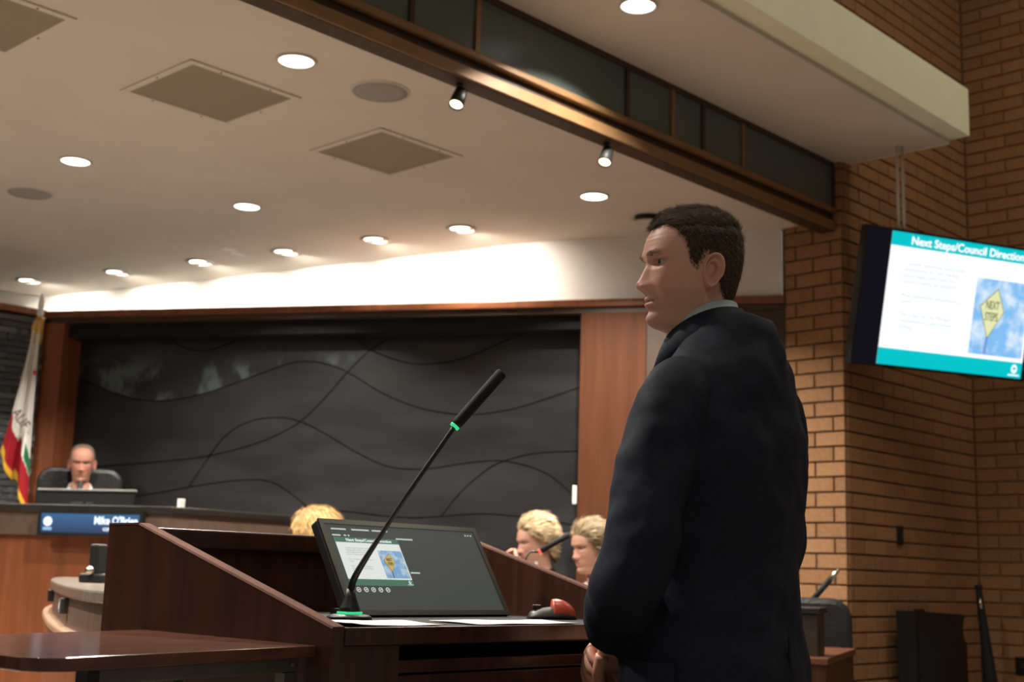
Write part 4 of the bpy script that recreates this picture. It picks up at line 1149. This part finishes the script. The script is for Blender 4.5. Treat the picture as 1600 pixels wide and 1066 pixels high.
def ring_el(c, a, b, n=36, p=2.3, ax=None):
    out = []
    for k in range(n):
        t = 2 * PI * k / n; cs_, sn = math.cos(t), math.sin(t)
        out.append(Vector((c[0] + a * math.copysign(abs(cs_) ** (2 / p), cs_), c[1] + b * math.copysign(abs(sn) ** (2 / p), sn), c[2])))
    return out
def remesh(o, vox, smooth_it=6):
    r = o.modifiers.new('remesh', 'REMESH'); r.mode = 'VOXEL'; r.voxel_size = vox; r.use_smooth_shade = True
    s_ = o.modifiers.new('smooth', 'SMOOTH'); s_.factor = .5; s_.iterations = smooth_it
    return o
def strands(X, Y, Z, N, dens, n, length, dirf, cols, Mh, rng, name, par, width=.0011, lift=.35):
    """short hair strands rooted on the scalp where dens>0"""
    pts = np.stack([X, Y, Z], -1).reshape(-1, 3); nr = N.reshape(-1, 3); w = dens.reshape(-1)
    idx = rng.choice(len(pts), n, p=w / w.sum()); mb = MB()
    V, F, Cc_ = [], [], []
    for ii, i in enumerate(idx):
        p = Vector(pts[i]) + Vector(rng.normal(0, .0018, 3)); nv = Vector(nr[i]); L_ = length(pts[i]) * rng.uniform(.7, 1.15)
        d = Vector(dirf(pts[i])); d = (d - nv * d.dot(nv)); d = (d.normalized() * (1 - lift) + nv * lift + Vector(rng.normal(0, .13, 3))).normalized()
        sd_ = d.cross(nv).normalized() * (width / 2); q1 = p + d * (L_ * .55) + nv * (.12 * L_); q2 = p + d * L_
        o = len(V); V += [tuple(Mh @ (p - sd_)), tuple(Mh @ (p + sd_)), tuple(Mh @ (q1 + sd_ * .8)), tuple(Mh @ (q1 - sd_ * .8)), tuple(Mh @ q2)]
        F += [(o, o + 1, o + 2, o + 3), (o + 3, o + 2, o + 4)]
        c = cols(pts[i], rng); Cc_ += [c] * 5
    mb.v, mb.f, mb.c = V, F, Cc_
    me = bpy.data.meshes.new(name); me.from_pydata(V, [], F)
    at_ = me.color_attributes.new('Col', 'FLOAT_COLOR', 'POINT'); at_.data.foreach_set('color', np.array([(*c, 1) for c in Cc_], dtype=np.float32).ravel())
    me.materials.append(M_HAIRC)
    o = bpy.data.objects.new(name, me); COL.objects.link(o); o.parent = par
    return o
def head_matrix(loc, face_az, pitch=0, roll=0, scale=1):
    """head local x (face) turned to compass angle face_az measured from +Y clockwise"""
    return Matrix.Translation(loc) @ Matrix.Rotation(PI / 2 - face_az, 4, 'Z') @ Matrix.Rotation(pitch, 4, 'Y') @ Matrix.Rotation(roll, 4, 'X') @ Matrix.Diagonal((scale, scale, scale, 1))
rng = np.random.default_rng(5)

# ------------------------------------------------------------------ standing speaker
MX, MYy = 2.112, 1.445
BAZ = math.radians(-6)                 # body heading
man = thing('person', 'man in dark navy suit and pale blue collar standing at the lectern', 'person', (MX, MYy, 0), -BAZ)
Minv = pm(man).inverted()
HC = at(1082, 429, 2.57)
HEAD = Minv @ head_matrix(HC, math.radians(-55), math.radians(3), math.radians(-2), .972)
SKB, SKL = (.63, .36, .275), (.50, .22, .175)
X, Y, Z = head_grid()
nz_, nu_ = X.shape
C = skin_colors(X, Y, Z, SKB, SKL, (.09, .05, .03), .42)
body = MB()
body.add([HEAD @ Vector(v) for v in np.stack([X, Y, Z], -1).reshape(-1, 3)], grid_faces(nz_, nu_), C.reshape(-1, 3).tolist())
for s_ in (-1, 1):
    tmp = MB(); ear(tmp, s_, SKB); body.add([HEAD @ Vector(v) for v in tmp.v], tmp.f, tmp.c)
# torso, arms under the clothes and hands, in the same body mesh
tr_ = MB(); tr_.loft([ring_el((0, cy, z), a, b, 24) for z, cy, a, b in ((.86, 0, .15, .10), (1.1, 0, .145, .10), (1.3, 0, .15, .10), (1.43, -.02, .12, .075), (1.50, -.025, .05, .05), (1.58, -.015, .045, .05))])
body.add(tr_.v, tr_.f, [SKB] * len(tr_.v))
SHL = {-1: Vector((-.168, -.025, 1.490)), 1: Vector((.185, -.03, 1.485))}
ELB = {-1: Vector((-.278, .020, 1.140)), 1: Vector((.225, .03, 1.175))}
WRI = {-1: Vector((-.115, .160, 1.050)), 1: Vector((.05, .185, 1.045))}
for s_ in (-1, 1):
    ap = spline([SHL[s_], ELB[s_], WRI[s_]], 16); tmp = MB(); tmp.tube(ap, [.045 - .02 * i / 15 for i in range(16)], 12); body.add(tmp.v, tmp.f, [SKB] * len(tmp.v))
    dd = (WRI[s_] - ELB[s_]).normalized()
    if s_ < 0: xa = Vector((.62, .35, -.50)).normalized()
    else: xa = Vector((-.80, .38, -.30)).normalized()
    za = Vector((0, .75, .6)); za = (za - xa * za.dot(xa)).normalized(); ya = za.cross(xa)
    Mh_ = Matrix(((xa.x, ya.x, za.x, 0), (xa.y, ya.y, za.y, 0), (xa.z, ya.z, za.z, 0), (0, 0, 0, 1))); Mh_.translation = WRI[s_] + dd * .035 + Vector((0, .012 * (1 if s_ > 0 else -1), -.008))
    add_hand(body, Mh_, -s_, (.60, .32, .23))
bo = body.build('body', M_SKIN, man, smooth=True)
eyes(man, HEAD, (.10, .13, .15), 0, 14)
# hair
N_ = normals(X, Y, Z)
def hairline(x):
    return np.interp(x, [-.11, -.075, -.045, -.030, -.022, .002, .010, .020, .030, .040, .052, .066, .085], [-.062, -.072, -.058, -.030, .030, .036, .012, .004, .020, .058, .080, .094, .088])
hl = hairline(X)
hm = (Z > hl)
th = .0020 + .0075 * smooth01((Z - hl) / .035) * (.45 + .55 * smooth01((Z - .03) / .07)) + .003 * smooth01((X - .03) / .04) * smooth01((Z - .09) / .02)
wob = .0012 * np.sin(X * 330 + Y * 210) * np.sin(Z * 260 + Y * 170)
OX, OY, OZ = X + N_[..., 0] * (th + wob), Y + N_[..., 1] * (th + wob), Z + N_[..., 2] * (th + wob)
hc = np.array((.045, .027, .014)) * (1 + .3 * np.sin(X * 500)[..., None])
hb = MB(); hb.add([HEAD @ Vector(v) for v in np.stack([OX, OY, OZ], -1).reshape(-1, 3)], grid_faces(nz_, nu_, hm.reshape(-1)), np.clip(hc, .004, 1).reshape(-1, 3).tolist())
hair = hb.build('hair', M_HAIRC, man, smooth=True)
sm = hair.modifiers.new('t', 'SOLIDIFY'); sm.thickness = .004; sm.offset = -1
dens = (Z > hl + .002).astype(float) * (.3 + .7 * (Z > .02))
def hdir(p):
    if p[2] > .085: return (.9, .1 * math.copysign(1, p[1]), .25)
    return (-.35 if p[0] < .03 else .1, 0, -1)
strands(OX, OY, OZ, N_, dens, 15000, lambda p: .015 if p[2] > .075 else .0075, hdir, lambda p, r: tuple(np.array((.070, .042, .022)) * r.uniform(.45, 1.8)), HEAD, rng, 'hair_strands', hair, .0008, .24)
dens2 = ((Z > hl - .006) & (Z <= hl + .004) & (X < .035)).astype(float)
strands(X, Y, Z, N_, dens2, 1600, lambda p: .0055, hdir, lambda p, r: tuple(np.array((.05, .032, .02)) * r.uniform(.5, 1.5)), HEAD, rng, 'hair_edge', hair, .0007, .12)
bd = (G(Z - .0355, .0032) * smooth01((np.abs(Y) - .010) / .006) * smooth01((.052 - np.abs(Y)) / .012) * (X > .05))
strands(X, Y, Z, N_, bd + 1e-9 * (X > .05), 260, lambda p: .0065, lambda p: (0, math.copysign(1, p[1]), .15), lambda p, r: tuple(np.array((.11, .065, .038)) * r.uniform(.5, 1.4)), HEAD, rng, 'eyebrow', hair, .0007, .18)
# jacket
jk = MB()
jk.loft([ring_el((0, cy, z), a, b, 40, p) for z, cy, a, b, p in (
    (.80, -.005, .232, .160, 2.4), (.90, -.005, .226, .156, 2.4), (1.00, -.005, .214, .150, 2.4), (1.10, 0, .202, .142, 2.4), (1.18, 0, .200, .140, 2.4), (1.28, -.006, .208, .143, 2.4), (1.36, -.014, .212, .142, 2.4),
    (1.43, -.022, .210, .134, 2.3), (1.49, -.030, .192, .118, 2.2), (1.545, -.036, .166, .106, 2.1), (1.592, -.038, .130, .097, 2.0), (1.628, -.036, .100, .088, 2.0), (1.652, -.032, .086, .079, 2.0))])
for s_ in (-1, 1):
    up_ = [Vector((s_ * .11, -.03, 1.50)), SHL[s_] + Vector((s_ * .012, 0, .0)), SHL[s_] * .62 + ELB[s_] * .38 + Vector((s_ * .022, -.005, 0)), ELB[s_] + Vector((s_ * .012, -.012, 0)), ELB[s_] * .45 + WRI[s_] * .55 + Vector((s_ * .008, 0, -.006)), WRI[s_] + (WRI[s_] - ELB[s_]).normalized() * .008]
    ap = spline(up_, 40); rr = np.interp(np.linspace(0, 1, 40), [0, .12, .2, .4, .58, .72, .9, 1], [.05, .066, .072, .070, .066, .062, .052, .050])
    rr = [r * (1 + .025 * math.sin(i * 1.1) * (1 if i > 12 else .2)) for i, r in enumerate(rr)]
    jk.tube(ap, rr, 22)
ja = remesh(jk.build('jacket', M_JACKET, man, smooth=True), .0075, 5)
tex = bpy.data.textures.new('cloth_folds', 'CLOUDS'); tex.noise_scale = .09; tex.noise_depth = 1
dm = ja.modifiers.new('folds', 'DISPLACE'); dm.texture = tex; dm.strength = .020; dm.mid_level = .5; dm.texture_coords = 'LOCAL'
# jacket collar, shirt collar
def collar(z_in, a, b, h, lean, cx, cy, gap, drop, n=40):
    rings = []
    for i in range(n + 1):
        t = -PI / 2 - (PI - gap) + 2 * (PI - gap) * i / n       # opening at the front (+y)
        k = .5 + .5 * math.sin(t)                               # 0 at back, 1 at front
        c = Vector((cx + a * math.cos(t), cy + b * math.sin(t), z_in - drop * k ** 1.3)); r_ = Vector((math.cos(t), math.sin(t), 0))
        hh = h * (1 - .25 * k)
        rings.append([c, c + Vector((0, 0, hh)) + r_ * lean, c + Vector((0, 0, hh + .002)) + r_ * (lean + .004), c + Vector((0, 0, hh * .45)) + r_ * (lean + .014), c + r_ * .036 - Vector((0, 0, .05))])
    return rings
hx, hy = (HEAD @ Vector((-.012, 0, -.17))).xy
MB().loft(collar(1.630, .064, .066, .050, .001, hx, hy, .22, .075)).build('shirt_collar', M_SHIRT, man, smooth=True)
MB().loft(collar(1.615, .073, .075, .050, .001, hx * .95, hy * .95 - .004, .16, .060)).build('jacket_collar', M_JACKET, ja, smooth=True)
for s_ in (-1, 1):        # lapels
    lpv = [Vector((s_ * .065, .045, 1.53)), Vector((s_ * .115, .085, 1.43)), Vector((s_ * .105, .128, 1.36)), Vector((s_ * .02, .150, 1.17)), Vector((s_ * .012, .148, 1.18)), Vector((s_ * .035, .105, 1.42))]
    MB().add([v for v in lpv] + [v + Vector((0, .007, .002)) for v in lpv], [(0, 1, 2, 3, 4, 5), (11, 10, 9, 8, 7, 6)] + [(i, (i + 1) % 6, 6 + (i + 1) % 6, 6 + i) for i in range(6)]).build('lapel', M_JACKET, ja)
    rg = []
    for i in range(9):
        a = math.radians(180 - 28 + i * 5.2) if s_ < 0 else math.radians(28 - i * 5.2)
        rg.append([Vector((.224 * math.cos(a), -.005 + .158 * math.sin(a), z)) * 1.0 for z in (1.005, .955)] )
    fl = MB()
    for off in (0, .006):
        pass
    vs = []; 
    for r_ in rg:
        for p in r_: nrm = Vector((p.x, p.y, 0)).normalized(); vs += [p + nrm * .001, p + nrm * .007]
    n9 = len(rg); f = []
    for i in range(n9 - 1):
        a, b = 4 * i, 4 * i + 4
        f += [(a, b, b + 1, a + 1), (a + 1, b + 1, b + 3, a + 3), (a + 2, a + 3, b + 3, b + 2), (a, a + 2, b + 2, b)]
    fl.add(vs, f + [(0, 1, 3, 2), (4 * n9 - 4, 4 * n9 - 2, 4 * n9 - 1, 4 * n9 - 3)]).build('pocket_flap', M_JACKET, ja)
MB().tube([(.0, -.153, 1.05), (.002, -.158, .95), (.004, -.166, .82)], [.003, .004, .004], 6).build('back_vent', M_BLACKM, ja)
# trousers and shoes
ts_ = MB(); ts_.loft([ring_el((0, 0, z), a, b, 32) for z, a, b in ((.98, .175, .125), (.90, .185, .13), (.82, .18, .125), (.78, .16, .11))])
for s_ in (-1, 1): ts_.tube([(s_ * .09, 0, .88), (s_ * .098, .005, .7), (s_ * .10, .012, .48), (s_ * .102, -.004, .2), (s_ * .103, -.008, .03)], [.098, .092, .072, .062, .062], 20)
remesh(ts_.build('trousers', M_JACKET, man, smooth=True), .012, 4)
for s_ in (-1, 1):
    MB().loft([[Vector((s_ * .105 + w * math.cos(a), y, max(0.002, zc + h * math.sin(a)))) for a in np.linspace(0, 2 * PI, 16, endpoint=False)] for y, w, h, zc in ((-.085, .02, .02, .03), (-.07, .036, .04, .045), (.0, .04, .05, .05), (.08, .045, .035, .038), (.15, .042, .026, .03), (.19, .02, .015, .02))]).build('shoe', M_SHOE, man, smooth=True)

# ------------------------------------------------------------------ seated people
LX_, LY_, LZ_ = head_grid(84, 96)
LN_ = normals(LX_, LY_, LZ_)
def seated(label, hc, face_az, body_az, pitch, skin, lip, brow, top_mat, shirt=None, floor_z=0, hands=True, scale=1.0, arms=None, roll=0, up=.038):
    p = thing('person', label, 'person', (hc.x, hc.y, floor_z), -body_az)
    Mi = pm(p).inverted(); H = Mi @ head_matrix(hc, face_az, pitch, roll, scale)
    C = skin_colors(LX_, LY_, LZ_, skin, lip, brow)
    b = MB(); b.add([H @ Vector(v) for v in np.stack([LX_, LY_, LZ_], -1).reshape(-1, 3)], grid_faces(*LX_.shape), C.reshape(-1, 3).tolist())
    for s_ in (-1, 1):
        tmp = MB(); ear(tmp, s_, skin); b.add([H @ Vector(v) for v in tmp.v], tmp.f, tmp.c)
    hz = (Mi @ hc).z + up; o0 = -.055; w = .9 if scale < .98 else 1.0
    tmp = MB(); tmp.loft([ring_el((0, cy, hz + dz), a * .85, c * .85, 20) for dz, cy, a, c in ((-.75, o0, .15, .11), (-.5, o0, .15, .11), (-.3, o0, .15, .09), (-.24, o0, .08, .07), (-.19, o0 * .6, .055, .06))]); b.add(tmp.v, tmp.f, [skin] * len(tmp.v))
    j = MB()
    j.loft([ring_el((0, o0 + cy, hz + dz), a * w, c * w, 32) for dz, cy, a, c in ((-.80, 0, .19, .15), (-.62, 0, .18, .14), (-.45, .01, .20, .145), (-.36, 0, .205, .13), (-.295, -.005, .17, .105), (-.255, -.005, .105, .085), (-.225, 0, .075, .072))])
    for s_ in (-1, 1):
        sh_ = Vector((s_ * .18 * w, o0, hz - .325)); el = Vector((s_ * .25 * w, o0 + .09, hz - .60)); wr = Vector((s_ * .09, o0 + .30, hz - .58))
        if arms and s_ in arms: el, wr = [Vector((0, 0, hz)) + Vector(v) for v in arms[s_]]
        j.tube(spline([Vector((s_ * .1, o0, hz - .30)), sh_, el, wr], 22), np.interp(np.linspace(0, 1, 22), [0, .25, .6, 1], [.05, .066, .056, .042]), 14)
        dd = (wr - el).normalized(); za = Vector((0, 0, 1)) if abs(dd.z) < .8 else Vector((0, -1, 0)); za = (za - dd * za.dot(dd)).normalized(); ya = za.cross(dd)
        Mh_ = Matrix(((dd.x, ya.x, za.x, 0), (dd.y, ya.y, za.y, 0), (dd.z, ya.z, za.z, 0), (0, 0, 0, 1))); Mh_.translation = wr + dd * .03
        add_hand(b, Mh_, -s_, skin)
    b.build('body', M_SKIN, p, smooth=True)
    eyes(p, H, (.08, .07, .05), 25)
    jo = remesh(j.build('jacket', top_mat, p, smooth=True), .011, 4)
    if shirt:
        MB().loft(collar(hz - .232, .058, .060, .045, .002, 0, o0 * .6 + .005, .20, .05, 28)).build('shirt_collar', shirt, p, smooth=True)
        MB().add([(-.035, o0 + .09, hz - .25), (.035, o0 + .09, hz - .25), (.03, o0 + .135, hz - .40), (-.03, o0 + .135, hz - .40)] + [(-.035, o0 + .10, hz - .25), (.035, o0 + .10, hz - .25), (.03, o0 + .147, hz - .40), (-.03, o0 + .147, hz - .40)],
                 [(0, 1, 2, 3), (7, 6, 5, 4), (0, 4, 5, 1), (1, 5, 6, 2), (2, 6, 7, 3), (3, 7, 4, 0)]).build('shirt_front', shirt, p)
    return p, H
def hair_cap(p, H, mask, thick, cols, n_str, length, dirf, bottom=None, name='hair', lift=.15, width=.003):
    edge = smooth01((LZ_ - np.where(mask, np.min(np.where(mask, LZ_, 9), axis=0)[None, :], 0)) / .035)
    thick = .004 + (thick - .004) * np.where(LX_ > .0, edge, 1)
    wobble = .0015 * np.sin(LX_ * 260 + LY_ * 190)
    O = [a + LN_[..., i] * (thick + wobble) for i, a in enumerate((LX_, LY_, LZ_))]
    if bottom is not None: O = bottom(*O)
    base = cols[0]; streak = (.5 + .5 * np.sin(np.arctan2(LY_, LX_ + .02) * 46 + LZ_ * 25))[..., None]
    C = np.array(cols[0]) * (1 - streak) + np.array(cols[1]) * streak
    m = MB(); m.add([H @ Vector(v) for v in np.stack(O, -1).reshape(-1, 3)], grid_faces(*LX_.shape, mask.reshape(-1)), C.reshape(-1, 3).tolist())
    o = m.build(name, M_HAIRC, p, smooth=True); s_ = o.modifiers.new('t', 'SOLIDIFY'); s_.thickness = .008; s_.offset = -1
    strands(O[0], O[1], O[2], LN_, mask.astype(float), n_str, length, dirf, lambda q, r: tuple(np.array(cols[0]) * (1 - k) + np.array(cols[1]) * k if (k := r.uniform(0, 1)) is not None else 0), H, rng, name + '_strands', o, width, lift)
    return o
toCam = lambda p: math.atan2(-p.x, -p.y)          # compass angle towards the camera
# council member on the dais
hm_ = at(128, 725, 7.7)
mike, HM = seated('balding man in dark suit and white collar seated at the dais looking down', hm_, toCam(hm_) + .03, toCam(hm_), math.radians(13), (.50, .235, .165), (.36, .13, .10), (.20, .12, .08), M_DSUIT, M_WSHIRT, .35, scale=.87, up=.085)
hl2 = np.interp(LX_, [-.11, -.06, -.02, .0, .02, .035, .06], [-.05, -.05, .01, .03, .02, .07, .2])
hair_cap(mike, HM, LZ_ > hl2, .003 + 0 * LX_, ((.16, .12, .095), (.22, .18, .15)), 1500, lambda p: .006, lambda p: (0, 0, -1), width=.002)
o = hm_.copy(); bz2 = toCam(hm_)
mc = thing('executive_chair', 'wide black leather executive chair behind the seated council member', 'chair', (hm_.x - .17 * math.sin(bz2), hm_.y - .17 * math.cos(bz2), .35), -bz2)
chair_parts(mc, .245, 1.35, .50, M_LEATHER, .12)
plat = struct(MB().prism([(p.x, p.y) for p in offs(front, .26)] + [(5.2, 5.2), (3.9, 7.3), (2.3, 7.5)], 0, .35, lambda u, v, h: (u, v, h)).build('floor_platform', M_CARPET))
dmic = thing('dais_microphone', 'small black gooseneck microphone at the seated council member', 'microphone', (0, 0, 0))
q = at(125, 757, 6.62); dmic.location = (q.x, q.y, 1.14)
MB().lathe([(.04, 0), (.04, .012), (.012, .02)], 20).build('base', M_BLACK, dmic)
MB().tube([(0, 0, .01), (0, 0, .2), (.0, .0, q.z - 1.14 - .03)], .005, 8).build('gooseneck', M_BLACK, dmic)
MB().tube([(0, 0, q.z - 1.14 - .03), (.01, .01, q.z - 1.14 + .012)], .011, 12).build('capsule', M_BLACKM, dmic)

# three women at the staff counter
left_az = YAW - PI / 2
h1 = at(494, 846, 5.6)
w1, H1 = seated('woman with straight blonde hair seated behind the lectern monitor', h1, left_az + math.radians(6), left_az + math.radians(20), math.radians(8), (.55, .30, .22), (.42, .14, .12), (.25, .15, .08), M_BLOUSE, None, 0, scale=.95)
bb = lambda x, y, z: (np.where(LZ_ < 0, x - .01, x), y * np.where(LZ_ < .0, 1.12, 1.05), z)
mask1 = (LZ_ > np.interp(LX_, [-.11, .0, .02, .045, .07, .10], [-.24, -.24, -.22, .02, .085, .10]))
hair_cap(w1, H1, mask1, .012 + .012 * smooth01((LZ_ + .05) / .1), ((.42, .25, .09), (.66, .45, .19)), 5000, lambda p: .05, lambda p: (-.25 if p[2] > .06 else 0, 0, -1), bb, lift=.05)
h2 = at(837, 850, 6.5)
w2, H2 = seated('woman with swept blonde hair and hand at her mouth seated behind lectern', h2, left_az - math.radians(24), left_az - math.radians(10), math.radians(12), (.52, .29, .21), (.40, .14, .12), (.22, .13, .07), M_BLOUSE, M_BLOUSE, 0, scale=.90, up=.075,
                arms={-1: ((-.15, .15, -.48), (-.03, .100, -.245)), 1: ((.2, .14, -.58), (.02, .28, -.56))})
vol = lambda x, y, z: (x - .008, y * 1.08, z + .008 * smooth01((LZ_ - .04) / .08))
mask2 = (LZ_ > np.where((LY_ > 0) & (LX_ > .0) & (LX_ < .07), -.022, 0) + np.interp(LX_, [-.11, -.05, -.02, .0, .02, .045, .06, .09], [-.09, -.09, -.03, .015, .03, .062, .080, .086]))
hair_cap(w2, H2, mask2, .009 + .013 * smooth01((LZ_ - .0) / .06) + .004 * np.sin(LX_ * 120 + LZ_ * 90) * np.sin(LY_ * 100 + LZ_ * 60), ((.30, .19, .085), (.80, .64, .40)), 3500, lambda p: .06, lambda p: (-1, .2, -.35), vol, lift=.10, width=.006)
MB().tube([H2 @ Vector((.05, .075, -.09)), H2 @ Vector((.05, .078, -.16))], .008, 8).build('white_earring', M_PAPER, w2)
b2 = toCam(h2)
h3 = at(924, 858, 6.0)
w3, H3 = seated('woman with streaked pulled-back hair looking down beside standing man', h3, left_az - math.radians(30), left_az - math.radians(20), math.radians(12), (.52, .28, .20), (.42, .14, .12), (.20, .12, .07), mat('patterned_blouse', (.55, .52, .46), .8, var=.55, scale=(45, 45, 45), detail=1), M_WSHIRT, 0, scale=.90, up=.075)
mask3 = (LZ_ > np.where((LY_ > 0) & (LX_ > .0) & (LX_ < .06), -.02, 0) + np.interp(LX_, [-.11, -.05, -.025, -.01, .01, .03, .05, .075, .10], [-.20, -.20, -.18, -.07, -.04, .035, .066, .084, .090]))
hair_cap(w3, H3, mask3, .006 + .005 * smooth01((LZ_ - .02) / .06), ((.11, .07, .037), (.52, .39, .22)), 3500, lambda p: .07, lambda p: (-1, 0, -.45), None, lift=.05, width=.005)
for p_, hh, lb in ((w2, h2, 'dark chair behind the woman with swept blonde hair'), (w3, h3, 'dark chair behind the woman looking down'), (w1, h1, 'dark chair behind the woman with straight blonde hair')):
    a = -p_.rotation_euler.z
    c = thing('staff_chair', lb, 'chair', (hh.x - .23 * math.sin(a), hh.y - .23 * math.cos(a), 0), -a)
    chair_parts(c, .22, .98, .47, M_LEATHER, .07)
m0 = at(842, 863, 5.0); m1 = at(888, 836, 5.0); mb_ = at(800, 900, 4.9)
st0 = at(470, 940, 4.75); st1 = at(990, 945, 4.75); sdv = Vector((st1.x - st0.x, st1.y - st0.y, 0)).normalized(); snv = Vector((-sdv.y, sdv.x, 0)); snv = snv if snv.dot(Vector((.7, .7, 0))) > 0 else -snv
sl = (st1.xy - st0.xy).length; sp0 = Vector((st0.x, st0.y, 0))
stt = thing('staff_table', 'long dark staff table in front of the seated women', 'table', sp0 + sdv * (sl / 2))
obox(MB(), sp0 - snv * .05, sp0 + sdv * sl - snv * .05, snv, .45, .955, .985).build('table_top', M_COUNTER, stt, world=True, bevel=.004)
obox(MB(), sp0, sp0 + sdv * sl, snv, .025, .0, .955).build('modesty_panel', M_WOODR, stt, world=True)
for k in (.03, .97): obox(MB(), sp0 + sdv * (sl * k - .02) + snv * .03, sp0 + sdv * (sl * k + .02) + snv * .03, snv, .34, 0, .955).build('end_panel', M_WOODR, stt, world=True)
t = thing('counter_microphone', 'black gooseneck microphone with red ring before the blonde woman', 'microphone', (mb_.x + .05, mb_.y + .05, .985))
Wt = Vector(t.location)
MB().lathe([(.04, 0), (.04, .01), (.012, .016)], 22).build('base', M_BLACK, t)
MB().tube(spline([Vector((0, 0, .01)), Vector((.0, .0, .06)), m0 * .6 + mb_ * .4 - Wt + Vector((0, 0, .03)), m0 - Wt], 16), .004, 8).build('gooseneck', M_BLACK, t, smooth=True)
dv = (m1 - m0).normalized()
MB().tube([m0 - Wt, m0 - Wt + dv * .009], .0105, 14).build('light_ring', emit('red_ring', (1, .10, .07), 1.5), t)
MB().tube([m0 - Wt + dv * .009, m1 - Wt], [.0105, .0115], 14).build('capsule', M_BLACKM, t, smooth=True)
